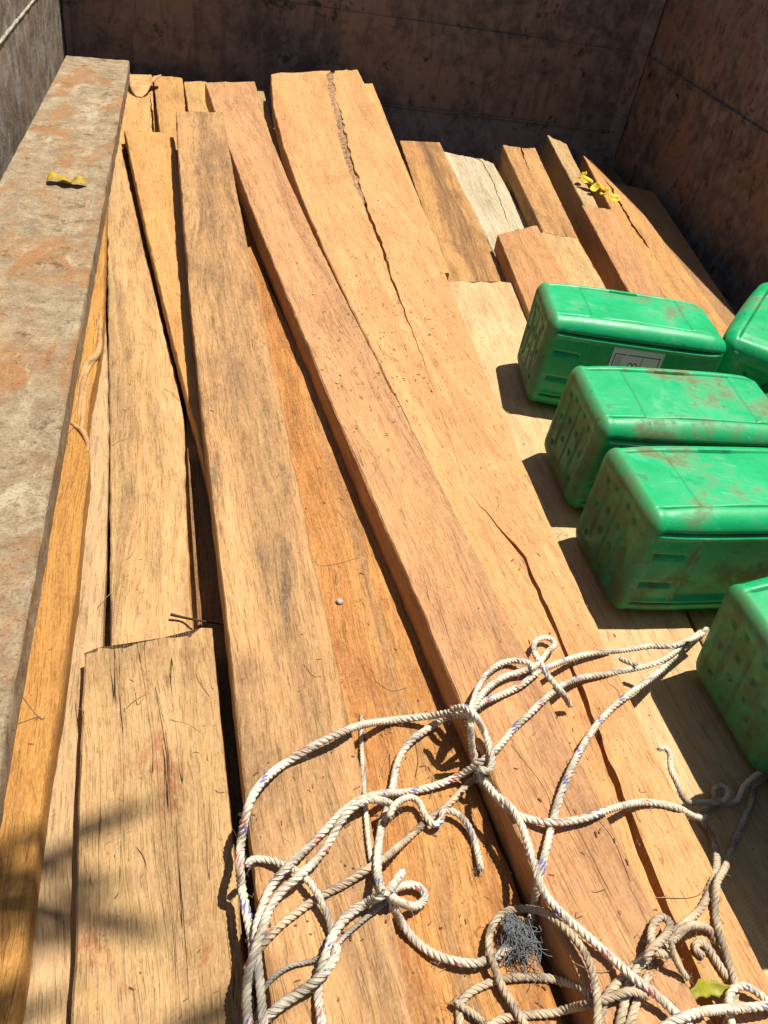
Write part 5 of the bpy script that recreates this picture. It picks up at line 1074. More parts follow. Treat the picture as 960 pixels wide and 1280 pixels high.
FIBRES = [[[0.1609,0.852,0.1519],[0.1585,0.8269,0.1517],[0.1863,0.8283,0.1517],[0.2248,0.8431,0.1518]],[[-0.0853,0.6103,0.152],[-0.0823,0.5928,0.152],[-0.0754,0.6017,0.152]],[[-0.133,0.8065,0.1186],[-0.1486,0.7726,0.1235],[-0.1448,0.78,0.072],[-0.1001,0.726,0.1184]],[[-0.0096,0.6624,0.152],[-0.0132,0.631,0.152],[0.0027,0.6001,0.152]],[[-0.2089,0.5549,0.1778],[-0.1852,0.5641,0.1779],[-0.1903,0.5591,0.1778]],[[0.2001,0.4787,0.1499],[0.2167,0.5095,0.1501],[0.2142,0.4882,0.15]],[[0.1156,0.6036,0.2054],[0.1336,0.5849,0.2052],[0.1734,0.6174,0.1506]],[[0.2157,0.6155,0.1506],[0.2345,0.5995,0.1506],[0.2567,0.6035,0.1506]],[[0.3554,0.4843,0.1941],[0.3793,0.4309,0.1935],[0.3797,0.4016,0.1932],[0.3626,0.3842,0.193]],[[0.6332,0.3995,0.0568],[0.5706,0.3324,0.1382],[0.5426,0.3126,0.1375],[0.4936,0.3154,0.1376]],[[0.4272,0.398,0.1931],[0.4417,0.3595,0.1927],[0.4431,0.3156,0.1922]],[[-0.1563,0.6405,0.1231],[-0.1582,0.6168,0.123],[-0.1426,0.5847,0.152]],[[-0.0411,0.5679,0.152],[-0.0223,0.5613,0.152],[-0.0082,0.5495,0.152]],[[-0.2171,0.6038,0.178],[-0.1849,0.5619,0.1778],[-0.1774,0.5689,0.1779]],[[0.2525,0.5239,0.1502],[0.2504,0.4965,0.15],[0.2435,0.4757,0.1499]],[[0.3669,0.2777,0.1019],[0.353,0.2426,0.1914],[0.3701,0.2315,0.1912]],[[0.3363,1.4484,0.1797],[0.3462,1.4017,0.178],[0.3743,1.3695,0.1768]],[[-0.6184,4.6283,-0.098],[-0.5589,4.5964,-0.098],[-0.4971,4.5353,-0.098]],[[0.2377,1.0435,0.1529],[0.2669,1.0576,0.1057],[0.2698,0.9379,0.1992]],[[0.0473,0.2677,0.101],[0.0383,0.2414,0.1532],[0.0524,0.2474,0.101]],[[0.202,0.9499,0.1514],[0.2094,0.9375,0.1531],[0.2129,0.9244,0.1512]],[[-0.1208,1.4068,0.1196],[-0.1174,1.4213,0.1224],[-0.1151,1.4453,0.1197]],[[0.3326,0.5636,0.1023],[0.3388,0.5662,0.1042],[0.3416,0.5751,0.1023]],[[-0.3013,1.2097,0.251],[-0.3049,1.1956,0.2534],[-0.3019,1.1841,0.251]],[[0.4923,1.2879,0.1727],[0.4951,1.2726,0.1744],[0.5034,1.268,0.172]],[[0.1568,0.4357,0.2025],[0.1597,0.4374,0.2057],[0.165,0.4394,0.2026]],[[0.7312,1.2196,0.0545],[0.7168,1.2108,0.0571],[0.708,1.2,0.0545]],[[0.2641,0.4736,0.1489],[0.2611,0.458,0.1517],[0.255,0.4469,0.1488]],[[0.2906,1.4913,0.2045],[0.2882,1.4762,0.2066],[0.2844,1.4716,0.2042]],[[0.3834,1.7809,0.191],[0.3824,1.7928,0.1954],[0.3888,1.8224,0.1926]],[[0.309,0.5208,0.1491],[0.3014,0.5219,0.1507],[0.2945,0.5237,0.1492]],[[0.1,1.3439,0.2128],[0.0821,1.3341,0.2147],[0.0786,1.3698,0.2131]],[[0.0359,0.4382,0.101],[0.0484,0.4382,0.1033],[0.0545,0.3906,0.202]],[[-0.1184,0.8731,0.1179],[-0.1132,0.8766,0.1208],[-0.1104,0.8879,0.1179]],[[0.7595,0.5935,0.0555],[0.7388,0.5872,0.0568],[0.7208,0.5767,0.0556]],[[0.7284,0.8647,0.0551],[0.7368,0.8674,0.0576],[0.7492,0.8738,0.0551]],[[0.3261,0.2208,0.1476],[0.3227,0.2242,0.1498],[0.3187,0.2269,0.1476]],[[-0.0594,0.3897,0.151],[-0.0632,0.403,0.1541],[-0.0734,0.4168,0.151]],[[0.6793,1.3823,0.0543],[0.6611,1.3924,0.0557],[0.6374,1.3834,0.0543]],[[-0.3424,1.502,0.251],[-0.3437,1.4917,0.2542],[-0.3488,1.4971,0.251]],[[0.6706,0.4523,0.0558],[0.6487,0.4451,0.057],[0.5729,0.4004,0.1397]],[[-0.2854,1.1807,0.251],[-0.2781,1.1829,0.2531],[-0.276,1.199,0.251]],[[0.4688,0.9426,0.1599],[0.4768,0.9551,0.1639],[0.4783,0.976,0.1611]],[[1.1262,1.1823,0.0496],[1.105,1.1518,0.0519],[1.0828,1.1402,0.0496]],[[-0.1553,1.2535,0.1191],[-0.1464,1.2505,0.1216],[-0.1417,1.2656,0.1191]],[[-0.2136,1.4262,0.1796],[-0.212,1.4408,0.1834],[-0.2158,1.4694,0.1798]],[[0.0024,0.5095,0.151],[0.0007,0.5132,0.1543],[0.0012,0.5211,0.151]],[[-0.1885,1.3958,0.1195],[-0.1809,1.4075,0.1233],[-0.1755,1.4325,0.1197]],[[0.9706,2.041,0.0738],[0.9571,2.0371,0.0761],[0.9489,2.0449,0.0738]],[[0.3882,0.2327,0.1902],[0.3759,0.2337,0.193],[0.3662,0.2365,0.1903]],[[0.7039,0.8082,0.0552],[0.723,0.8106,0.0567],[0.7321,0.7969,0.0552]],[[0.5245,0.4427,0.1413],[0.527,0.4387,0.1443],[0.5342,0.4392,0.1412]],[[0.066,0.3627,0.2017],[0.0773,0.363,0.2053],[0.0866,0.3565,0.2016]],[[0.0077,0.4742,0.151],[0.0148,0.4699,0.1542],[0.0222,0.4704,0.151]],[[0.1829,0.7854,0.1505],[0.1841,0.8022,0.1543],[0.1928,0.825,0.1507]],[[-0.2179,1.0679,0.1785],[-0.2215,1.091,0.1809],[-0.2154,1.116,0.1786]],[[0.5425,0.5981,0.1471],[0.5516,0.5845,0.1476],[0.5499,0.5664,0.1459]],[[-0.0857,1.3242,0.1193],[-0.0681,1.3088,0.1219],[-0.0559,1.2882,0.1192]],[[0.2449,0.2631,0.1478],[0.2363,0.2656,0.1498],[0.228,0.2636,0.1478]],[[0.3708,0.2905,0.1909],[0.3701,0.2856,0.1938],[0.376,0.286,0.1908]],[[1.0346,1.1697,0.0496],[1.0222,1.1329,0.053],[1.0331,1.1149,0.0497]],[[0.4117,0.3108,0.1911],[0.4027,0.3089,0.1935],[0.3961,0.3095,0.1911]],[[1.1389,1.148,0.0496],[1.1269,1.1464,0.0531],[1.1281,1.1587,0.0496]],[[0.0373,0.644,0.2049],[0.0359,0.6329,0.207],[0.0361,0.6252,0.2047]],[[0.5107,0.402,0.1398],[0.5097,0.4106,0.143],[0.5103,0.4216,0.1405]],[[-0.1137,0.3946,0.151],[-0.1139,0.3851,0.1534],[-0.1116,0.3777,0.151]],[[0.6499,0.992,0.0549],[0.6323,0.9925,0.0584],[0.5496,0.8846,0.1577]],[[0.2584,0.9809,0.1987],[0.266,0.9954,0.2004],[0.2622,1.0129,0.1991]],[[-0.0053,0.5183,0.151],[-0.0122,0.5229,0.1531],[-0.0195,0.5203,0.151]],[[-0.0738,0.6072,0.151],[-0.0858,0.5984,0.1529],[-0.0952,0.5881,0.151]],[[-0.1156,1.8201,0.1509],[-0.1245,1.8018,0.1541],[-0.1258,1.784,0.1508]],[[0.4266,0.4431,0.1926],[0.4196,0.4491,0.1959],[0.4185,0.4603,0.1928]],[[-0.0011,0.7978,0.101],[0.0061,0.8022,0.1037],[0.013,0.8125,0.101]],[[0.1074,0.9671,0.2085],[0.1032,0.96,0.2119],[0.1026,0.9578,0.2084]],[[-0.138,1.1676,0.1188],[-0.1523,1.1586,0.1212],[-0.1633,1.1448,0.1187]]]
CHIPS = [[0.7351,0.8584,0.0553],[0.3151,1.2867,0.2024],[0.438,1.8433,0.1936],[0.2743,0.5053,0.1493],[0.3999,1.5946,0.1843],[0.4734,0.6365,0.1487],[0.2608,0.5418,0.1495],[0.2613,0.2671,0.148],[0.1389,0.4836,0.2033],[0.0372,0.856,0.2075],[0.3803,1.8406,0.1935],[0.2182,0.2226,0.1478],[-0.1799,3.2233,0.1162],[0.3136,1.2773,0.2023],[0.3874,0.2619,0.1908],[0.4223,1.4731,0.1798],[0.0913,1.2942,0.2124],[0.3347,1.1755,0.2011],[0.3602,1.3191,0.1741],[0.1453,1.1513,0.1526],[0.471,1.5086,0.1811],[0.2854,0.679,0.1502],[-0.0391,1.8072,0.2182],[0.1319,0.7247,0.206],[0.3752,1.5122,0.1813],[0.0473,0.3491,0.1012],[0.2123,1.461,0.2043],[0.1217,0.7275,0.206],[0.411,1.6072,0.1848],[-0.2726,2.2805,0.2512],[0.4074,1.6251,0.1854],[-0.0165,0.2652,0.1512],[0.6357,0.4076,0.056],[0.1718,1.1589,0.1526],[0.3701,1.3531,0.1753],[0.3167,0.7494,0.1034],[0.4426,2.0116,0.1998],[0.9086,1.0348,0.05],[0.0347,0.4148,0.1012],[0.3561,0.3297,0.1915],[0.8494,0.7466,0.0505],[0.457,1.8407,0.1935],[0.0951,0.3509,0.2018],[0.2868,0.425,0.1488],[-0.0989,0.812,0.1179],[0.4325,1.6524,0.1865],[0.3199,2.3637,0.2129],[0.3679,1.6702,0.1871],[0.237,1.2551,0.202],[-0.0854,0.8066,0.1178],[0.3458,1.3822,0.1764],[0.15,0.5087,0.2036],[0.2382,1.2696,0.2022],[0.2159,1.4348,0.1067],[0.6363,0.4892,0.0559],[0.5185,2.237,0.2082],[0.0435,0.6544,0.2052],[0.3762,0.3925,0.1923],[0.2837,0.2402,0.1479],[0.3125,1.2832,0.2023],[0.1383,0.3551,0.2018],[0.3503,1.4808,0.1801],[0.367,1.8155,0.1925],[0.1453,0.4157,0.2025],[0.3348,1.9191,0.1964],[0.2429,1.0955,0.2002],[0.3584,1.4797,0.18],[0.3258,1.3962,0.1769],[0.2168,0.5393,0.1494],[0.8163,0.6339,0.0507],[0.2343,1.509,0.2049],[0.3303,1.7202,0.189],[0.2548,0.4895,0.1492],[0.4971,1.5365,0.1822],[0.1468,0.4078,0.2024],[0.4263,0.2618,0.1908],[0.3297,1.0411,0.1996],[0.423,1.3821,0.1764],[0.3317,0.2381,0.1479],[0.2164,1.5974,0.2059],[0.314,0.2524,0.148],[0.4611,1.547,0.1825],[0.7162,0.7269,0.0555],[0.3473,1.6973,0.1881],[0.0995,0.3613,0.2019],[0.2501,1.3964,0.2036],[0.2192,1.4239,0.1066],[0.2698,0.2153,0.1478],[0.4223,1.2748,0.1724],[0.0027,0.7759,0.1012],[0.3529,1.5412,0.1823],[0.3937,1.3224,0.1742],[0.6326,1.562,0.0542],[0.8679,2.1585,0.0742],[0.468,1.4457,0.1788],[0.4088,1.106,0.1662],[0.4719,0.8105,0.1552],[0.3498,0.4556,0.102],[0.397,1.7731,0.1909],[0.2603,1.3195,0.2027],[0.8268,1.8767,0.0737],[0.3894,0.4984,0.1934],[0.0524,0.4618,0.203],[0.3016,1.2044,0.2014],[0.2848,1.5496,0.2053],[0.2017,0.2658,0.148],[0.1343,0.3594,0.2019],[0.4712,1.5452,0.1825],[0.2055,1.2849,0.2023],[0.7458,1.3568,0.0545],[0.5052,0.3161,0.1368],[0.4835,0.6866,0.1506],[0.2936,1.2342,0.2018],[0.4919,1.9117,0.1961],[-0.0597,0.2925,0.1512],[0.4572,1.4088,0.1774],[-0.0904,0.4263,0.1512],[0.3505,1.2369,0.171],[0.4475,0.6364,0.1487],[0.2383,0.3045,0.1482],[0.514,1.9698,0.1983],[0.4244,0.5184,0.1937],[0.0905,1.5034,0.2148],[0.2333,2.4427,0.2158],[0.3443,1.3949,0.1769],[0.2948,0.6339,0.1499],[0.4997,1.7202,0.189],[0.8842,0.9273,0.0502],[-0.0642,0.3839,0.1512],[0.7139,1.7874,0.0538],[0.5498,1.7903,0.1916],[0.5497,0.3239,0.1371],[0.8573,1.1135,0.0499],[0.3034,0.6455,0.1951],[-0.0009,0.525,0.1512],[0.3177,0.3629,0.1485],[0.6373,0.5802,0.0557],[0.2988,1.6567,0.1866],[0.5591,0.7357,0.1524],[0.4004,0.3501,0.1918],[0.1712,0.2975,0.2012],[0.211,0.5344,0.1494],[0.3736,1.3068,0.1736],[0.3304,1.8121,0.1924],[0.7838,0.8227,0.0554],[0.3457,0.4145,0.1018],[0.356,1.6976,0.1881],[0.2902,1.3186,0.2027],[0.2012,1.4869,0.2046],[0.0093,0.2681,0.1512],[-0.0812,0.8121,0.1179],[0.3184,1.1301,0.2006],[0.4023,1.4958,0.1806],[0.7086,0.8018,0.0554],[0.5143,0.5593,0.1458],[0.2138,1.5782,0.2057],[0.1876,0.4313,0.1489],[-0.122,1.91,0.1514],[0.3601,1.7011,0.1883],[0.499,1.4859,0.1803],[0.3449,1.54,0.1823],[0.1826,0.9666,0.1516],[0.2699,1.2007,0.2014],[0.2694,0.3289,0.1484],[0.4449,2.8062,0.2293],[0.6505,1.9551,0.0535],[0.4821,0.5985,0.1473],[-0.097,0.5862,0.1512],[0.4443,2.1537,0.2051],[0.4656,0.8297,0.1559],[0.2193,1.8746,0.209],[0.4316,1.7473,0.19],[0.1345,0.6109,0.2047],[0.0545,0.703,0.2058],[0.3273,1.846,0.1937],[0.1676,1.7502,0.1082],[0.4433,2.0623,0.2017],[0.5406,1.524,0.1817],[0.3109,0.7776,0.1966],[0.3519,0.4534,0.1929],[0.2587,0.4865,0.1492],[0.1453,0.3959,0.2023],[0.1376,0.7228,0.206],[0.394,1.3958,0.1769],[0.4154,1.3186,0.1741],[0.8933,0.8213,0.0504],[-0.2146,1.5701,0.1253],[0.3626,1.373,0.1761],[0.3915,1.5662,0.1833],[0.1625,0.3827,0.2021],[0.2462,1.5317,0.2051],[0.3573,1.3107,0.1738],[-0.011,3.2101,0.1112],[-0.3108,1.5309,0.2512],[0.3552,1.4642,0.1795],[0.6559,0.8786,0.0553],[0.1806,1.5001,0.2048],[0.3132,1.5611,0.1831],[0.2111,1.3985,0.2036],[0.2165,0.5586,0.1495],[0.3693,0.4134,0.1925],[0.1126,0.4431,0.2028],[0.3116,0.535,0.1939],[0.3848,1.4879,0.1803],[0.2787,1.4764,0.2045],[0.5301,1.1756,0.1687],[0.5503,0.4654,0.1424],[0.3884,1.8957,0.1955],[0.236,0.501,0.1492],[0.4098,1.36,0.1756],[0.2764,1.0279,0.1994],[0.4112,1.6134,0.185],[0.0378,0.2473,0.1512],[0.4777,1.4302,0.1782],[0.1708,1.4179,0.154],[0.3804,1.5837,0.1839],[0.1215,0.3689,0.202],[0.1433,0.3327,0.2016],[0.441,1.6308,0.1857],[0.3839,0.6401,0.1951],[0.1851,1.6338,0.2063],[0.9227,0.7355,0.0505],[-0.082,0.9163,0.1182],[0.1516,0.9518,0.1516],[0.3638,1.3024,0.1735],[0.2695,1.2441,0.2019],[-0.1479,1.3372,0.1196],[0.2035,1.0858,0.1523],[-0.265,2.2305,0.1224],[1.1299,2.8477,0.0612],[-0.1095,0.9531,0.1183],[0.4735,1.6291,0.1856],[0.3615,0.3671,0.192],[0.3028,1.3959,0.2036],[0.4826,1.6163,0.1851],[0.0041,1.1287,0.2106],[0.3324,1.5747,0.1836],[0.7316,1.4609,0.0543],[0.1174,0.2353,0.2005],[0.3234,0.6407,0.1029],[0.2469,0.4551,0.149],[0.3228,1.4672,0.1796],[-0.0216,0.2515,0.1512],[0.8481,0.672,0.0506],[-0.293,1.3919,0.2512],[0.1972,1.5367,0.1072],[0.2889,1.305,0.2026],[0.4363,1.4424,0.1787],[1.6161,2.8466,0.0111],[0.6909,0.5441,0.0558],[0.2812,0.4484,0.149],[0.3093,0.387,0.1487],[0.267,0.5827,0.1497],[0.235,1.3357,0.2029],[0.4433,1.5503,0.1827],[0.5202,0.2227,0.1333],[0.4655,1.5442,0.1824],[0.4743,0.5487,0.1455],[0.2893,1.207,0.2015],[0.0437,0.7097,0.2058],[0.1294,0.5355,0.2039],[0.6658,1.7084,0.0539],[-0.1572,1.6462,0.1205],[0.1457,0.2831,0.201],[0.7464,0.477,0.0559],[0.3393,2.5912,0.2213],[0.4356,1.2354,0.171],[0.5279,1.4987,0.1808],[0.312,1.7572,0.1904],[0.5393,1.8711,0.1946],[-0.1187,0.8175,0.1179],[0.3608,1.3997,0.1771],[0.397,1.554,0.1828],[0.0767,0.4045,0.2024],[0.4414,1.6087,0.1848],[0.0104,0.3727,0.1512],[0.1176,1.5489,0.1547],[0.8453,0.8838,0.0503],[0.2618,0.3148,0.1483],[-0.1878,0.6597,0.1774],[-0.1148,0.8389,0.1179],[0.0332,0.7174,0.2059],[-0.2053,0.6497,0.2512],[0.192,0.6177,0.1498],[-0.0666,0.2797,0.1512],[1.0157,0.904,0.0502],[0.357,1.3805,0.1764],[0.028,0.2947,0.1512],[0.2102,1.441,0.1067],[0.1442,1.5468,0.1546],[0.4186,1.3022,0.1734],[0.4315,1.4046,0.1773],[0.5229,0.5122,0.1441],[0.0062,0.6122,0.1512],[0.2281,1.242,0.2019],[0.0364,0.5448,0.1012],[0.8523,3.2837,0.0212],[0.3646,0.2223,0.1903],[0.0503,0.4354,0.2027],[-0.031,0.4552,0.1512],[0.2622,0.4855,0.1492],[0.3112,1.5129,0.1813],[-0.0058,0.306,0.1512],[0.5168,1.9232,0.1965],[-0.0916,0.629,0.1512],[0.2882,1.3548,0.2031],[0.4279,1.5208,0.1816],[0.5647,0.4002,0.1399],[0.224,1.3273,0.2028],[0.2979,1.0864,0.2001],[0.3755,1.5946,0.1843],[0.1251,0.4529,0.2029],[0.3525,1.6288,0.1856],[0.1192,1.1054,0.2103],[0.5067,1.3693,0.1759],[0.191,1.7235,0.2073],[0.2371,1.2327,0.2018],[0.4559,1.4791,0.18],[0.0235,0.335,0.1512],[0.2292,1.3684,0.2033],[-0.0696,0.505,0.1512],[0.2252,1.3953,0.2036],[0.2791,1.1039,0.2003],[0.3755,1.6011,0.1846],[0.2168,1.3642,0.1064],[0.3082,0.3779,0.1486],[0.1656,1.74,0.1082],[0.3664,1.2392,0.1711],[0.4856,0.6295,0.1485],[0.1284,0.2909,0.2011],[0.0944,0.2264,0.2004],[0.4471,0.3362,0.1916],[0.4228,0.3695,0.192],[0.2587,1.4522,0.2042],[0.2233,0.9998,0.1518],[0.0486,0.2996,0.1012],[0.5559,0.2829,0.1356],[0.0944,0.3249,0.2015],[0.2298,1.5063,0.2048],[0.4051,1.4881,0.1804],[0.1309,1.6576,0.1552],[0.2509,0.6669,0.1501],[0.2512,1.1274,0.2006],[0.4662,0.53,0.1448],[0.2468,1.0437,0.1996],[0.0836,0.302,0.2012],[0.2748,0.5645,0.1496],[0.2209,0.405,0.1487],[0.3779,1.1661,0.1684],[-0.3144,1.8487,0.2512],[0.2222,0.538,0.1494],[0.7206,2.4861,0.0212],[0.2601,0.4745,0.1491],[0.1319,0.6638,0.2053],[0.5469,1.7596,0.1904],[0.2534,0.2575,0.148],[0.2327,1.2418,0.2019],[-0.0264,0.396,0.1512],[0.7221,0.8411,0.0553],[0.2533,1.407,0.2037],[0.8252,1.7108,0.0735],[0.6673,1.5637,0.0542],[-0.0969,0.8481,0.118],[0.7989,0.8509,0.0553],[0.4672,1.0491,0.164],[-0.005,0.3604,0.1512],[0.3909,0.2123,0.1902],[0.6918,1.1984,0.0547],[0.1083,0.438,0.2028],[0.2985,1.0921,0.2002],[0.8977,0.8566,0.0503],[-0.0129,0.3275,0.1512],[0.2674,0.4737,0.1491],[0.2887,0.3625,0.1485],[0.6456,1.8067,0.0538],[0.5698,0.3383,0.1376],[0.8701,1.3287,0.0495],[0.3129,1.6986,0.1882],[0.5466,0.7301,0.1522],[0.8016,0.9309,0.0552],[0.2835,1.325,0.2028],[0.0164,0.3939,0.1512],[0.6793,1.5428,0.0542],[0.4857,0.7283,0.1521],[0.844,1.1138,0.0499],[0.337,1.3701,0.176],[0.3842,1.2535,0.1716],[0.2992,0.6951,0.1957],[0.044,0.3656,0.1012],[0.3444,0.4318,0.1018],[0.1555,0.5107,0.2036],[0.3397,0.3682,0.192],[0.252,0.4026,0.1487],[0.371,1.4142,0.1776],[0.1949,1.2384,0.1531],[0.3056,1.235,0.2018],[0.2792,1.2473,0.2019],[0.2561,1.6345,0.2063],[0.3745,2.3044,0.2107],[0.2352,0.2862,0.1481],[0.2971,1.6747,0.1873],[0.2568,1.5797,0.2057],[0.4249,1.3076,0.1736],[0.1436,0.7786,0.2066],[0.3497,1.3146,0.1739],[0.3475,1.4555,0.1791],[0.2841,1.4204,0.2039],[0.2684,1.3912,0.2035],[0.3301,0.7364,0.1961],[0.3117,1.6046,0.1847],[0.7722,1.2735,0.0546],[0.0129,0.8325,0.1012],[0.1918,1.3272,0.2028],[0.27,1.2993,0.2025],[0.5302,0.2771,0.1354],[0.0429,2.1155,0.2217],[0.6439,0.6028,0.0557],[0.2887,1.1091,0.2004],[0.3628,1.4277,0.1781],[0.2565,1.4325,0.204],[0.3674,0.6973,0.1957],[0.223,0.8091,0.1508],[0.5031,0.2029,0.1326],[0.4409,0.3603,0.1919],[-0.19,0.5293,0.1769],[0.4203,1.1888,0.1692],[0.4707,1.6023,0.1846],[0.3216,1.2512,0.202],[0.4288,0.3728,0.192],[-0.2204,1.1255,0.1789],[0.7673,0.6724,0.0556],[0.2354,1.3006,0.2025],[0.2798,1.4517,0.2042],[0.0598,0.3044,0.2013],[0.3724,1.3129,0.1738],[0.2814,1.5037,0.2048],[0.0069,0.3873,0.1512],[0.2611,1.4267,0.2039],[0.1744,1.7442,0.2075],[0.2192,1.3327,0.2029],[0.0971,0.2927,0.2011],[0.3069,1.5517,0.1827],[0.3225,0.2264,0.1478],[0.4336,1.571,0.1834],[-0.1637,1.7504,0.1209],[0.3934,1.2484,0.1715],[0.7409,1.7194,0.0539],[0.2926,1.4533,0.2042],[0.4777,1.518,0.1815],[-0.0471,0.6154,0.1512],[0.2098,1.3387,0.2029],[0.6775,2.0973,0.0212],[0.3976,1.4359,0.1784],[0.2772,1.2475,0.2019],[0.1459,0.3514,0.2018],[0.354,1.6412,0.186],[0.5564,0.419,0.1406],[0.3928,0.2418,0.1905],[0.645,1.2696,0.0546],[0.5129,0.8408,0.1563],[-0.1154,1.0086,0.1185],[0.3371,1.3322,0.1746],[0.5183,1.5719,0.1835],[0.7948,1.3218,0.0545],[0.3964,0.6669,0.1954],[0.369,1.418,0.1778],[0.4364,0.2331,0.1904],[-0.0839,0.3462,0.1512],[0.7542,0.6535,0.0556],[0.4476,0.672,0.15],[0.666,1.7927,0.0538],[0.2045,1.3636,0.2032],[0.2772,0.2712,0.1481],[0.0221,0.7433,0.1012],[0.4542,1.324,0.1743],[0.4981,0.3781,0.1391],[0.2909,0.5895,0.1497],[0.6439,0.4635,0.0559],[0.4413,1.2547,0.1717],[0.3727,1.5221,0.1816],[0.6446,0.7715,0.0554],[-0.0193,0.4151,0.1512],[0.2277,0.3102,0.1483],[-0.0366,0.4905,0.1512],[0.3428,1.4288,0.1782],[0.5175,0.3734,0.1389],[0.2662,0.3084,0.1482],[0.0845,1.5578,0.2154],[-0.0579,1.4333,0.1499],[0.0513,0.4105,0.2025],[-0.0988,0.8722,0.118],[0.381,0.3122,0.1013],[0.331,1.3624,0.1757],[0.4819,1.3529,0.1753],[0.2697,1.607,0.206],[0.2393,1.5256,0.2051],[0.5644,0.3662,0.1387],[0.7818,0.6258,0.0557],[0.6759,0.4374,0.056],[0.3434,1.7317,0.1894],[0.283,0.73,0.1504],[0.8174,0.755,0.0505],[0.2198,0.7116,0.1503],[0.7035,0.3928,0.056],[0.1501,0.9438,0.1515],[0.0594,0.6023,0.2046],[0.1352,0.2871,0.2011],[0.3721,1.5466,0.1825],[0.2818,1.1751,0.2011],[0.3764,1.4826,0.1801],[0.3952,1.4203,0.1778],[0.4888,0.3036,0.1363],[0.4086,1.4576,0.1792],[0.2953,1.0495,0.1997],[-0.23,0.7596,0.2512],[0.3979,1.1809,0.1689],[0.5496,0.3831,0.1393],[0.3606,1.6217,0.1853],[0.7625,0.6062,0.0557],[0.1,0.3598,0.2019],[0.0477,0.4154,0.2025],[0.9647,0.812,0.0504],[0.5321,0.6994,0.1511],[-0.0927,0.4074,0.1512],[0.5064,1.3915,0.1768],[0.328,1.2235,0.2016],[0.4138,1.6263,0.1855],[0.3522,1.4298,0.1782],[0.3777,1.3367,0.1747],[0.4156,0.805,0.155],[0.0668,2.834,0.2199],[0.0726,0.6227,0.2049],[0.2058,1.4134,0.2038],[0.2671,1.2498,0.2019],[0.4183,0.2861,0.191],[0.2989,0.2833,0.1481],[0.0578,0.3212,0.2014],[-0.0173,0.5817,0.1512],[0.0031,0.7587,0.1012],[-0.1909,0.5513,0.177],[0.1165,0.6504,0.2052],[0.3957,1.309,0.1737],[0.0928,0.4538,0.2029],[0.408,0.3977,0.1923],[0.2807,1.3309,0.2029],[0.3672,1.2775,0.1725],[0.2439,1.2477,0.1058],[0.4267,1.5328,0.182],[0.0009,0.3616,0.1512],[0.446,1.9884,0.1989],[0.1097,1.0975,0.2102],[0.8495,0.7042,0.0505],[0.2419,1.3632,0.2032],[0.0602,1.4867,0.2146],[0.648,0.7546,0.0555],[0.2476,1.105,0.2003],[0.423,1.622,0.1853],[0.2523,1.2213,0.2016],[0.6712,1.4293,0.0544],[0.243,1.6631,0.2066],[0.3699,1.8357,0.1933],[0.4009,1.6804,0.1875],[0.4054,1.3293,0.1745],[-0.0376,0.3543,0.1512],[0.4298,0.4819,0.1933],[0.5467,2.1826,0.2062],[0.2824,1.1637,0.201],[0.4856,1.3964,0.1769],[0.6571,0.4625,0.0559],[0.3428,0.535,0.1023],[0.4236,1.4801,0.1801],[0.5511,0.6142,0.1479],[0.3467,1.2606,0.1719],[0.4417,1.2783,0.1726],[0.3171,0.5472,0.194],[0.3159,0.8681,0.1976],[0.5285,1.5624,0.1831],[0.3323,1.67,0.1871],[0.4518,1.389,0.1767],[0.0817,0.2541,0.2007],[0.3488,1.6895,0.1878],[-0.0531,0.3978,0.1512],[0.5068,1.4875,0.1803],[0.6635,1.8403,0.0537],[0.2222,1.4522,0.2042],[0.3197,1.8299,0.1931],[0.0952,0.3047,0.2013],[0.3718,1.9236,0.1965],[0.334,1.6948,0.188],[0.3924,1.3907,0.1767],[0.3403,1.8078,0.1922],[0.3207,1.5489,0.1826],[0.1492,1.1741,0.1527],[0.3291,0.3535,0.1485],[0.2499,0.243,0.1479],[0.1069,0.5651,0.2042],[0.4405,1.6915,0.1879],[0.5249,1.5288,0.1819],[0.3693,0.2259,0.1008],[0.2484,1.6123,0.206],[-0.0504,0.3525,0.1512],[0.2519,0.9716,0.1517],[0.5458,1.894,0.1954],[0.3339,1.3541,0.1754],[0.523,1.3737,0.1761],[0.1607,0.4758,0.2032],[0.2663,1.2023,0.2014],[0.7586,1.8218,0.0537],[0.3048,1.2695,0.2022],[0.4719,0.4885,0.1432],[0.0662,0.4741,0.2032],[0.372,1.4516,0.179],[0.479,1.0871,0.1655],[0.421,1.8201,0.1927],[0.2785,1.2274,0.2017],[-0.0869,0.3665,0.1512],[0.0874,1.0866,0.2101],[0.1545,1.3788,0.1538],[0.5468,0.7438,0.1527],[0.4593,1.4817,0.1801]]
# yellow curled leaf on the stained plank
ly = leaf_mesh('fallen_leaf', lambda s: .030 * math.sin(math.pi * min(1, s * .9 + .08)) ** .7 * (1 + .3 * math.sin(s * 17)),
               lambda s, w: ((s - .5) * .118, w * .8 + .008 * math.sin(s * 6), .003 + 13 * w * w * (1.25 - s) + .016 * math.sin(s * 5.2 + .6) ** 2 + .22 * w * math.sin(s * 9)))
o = link('fallen_leaf', ly, M['yellow_leaf'])
o.location = SPOT['leaf_left']
o.scale = (.74, .74, .74)
o.rotation_euler = (0, 0, .12)
tag(o, 'crumpled yellow leaf lying on the grey stained plank', 'leaf')

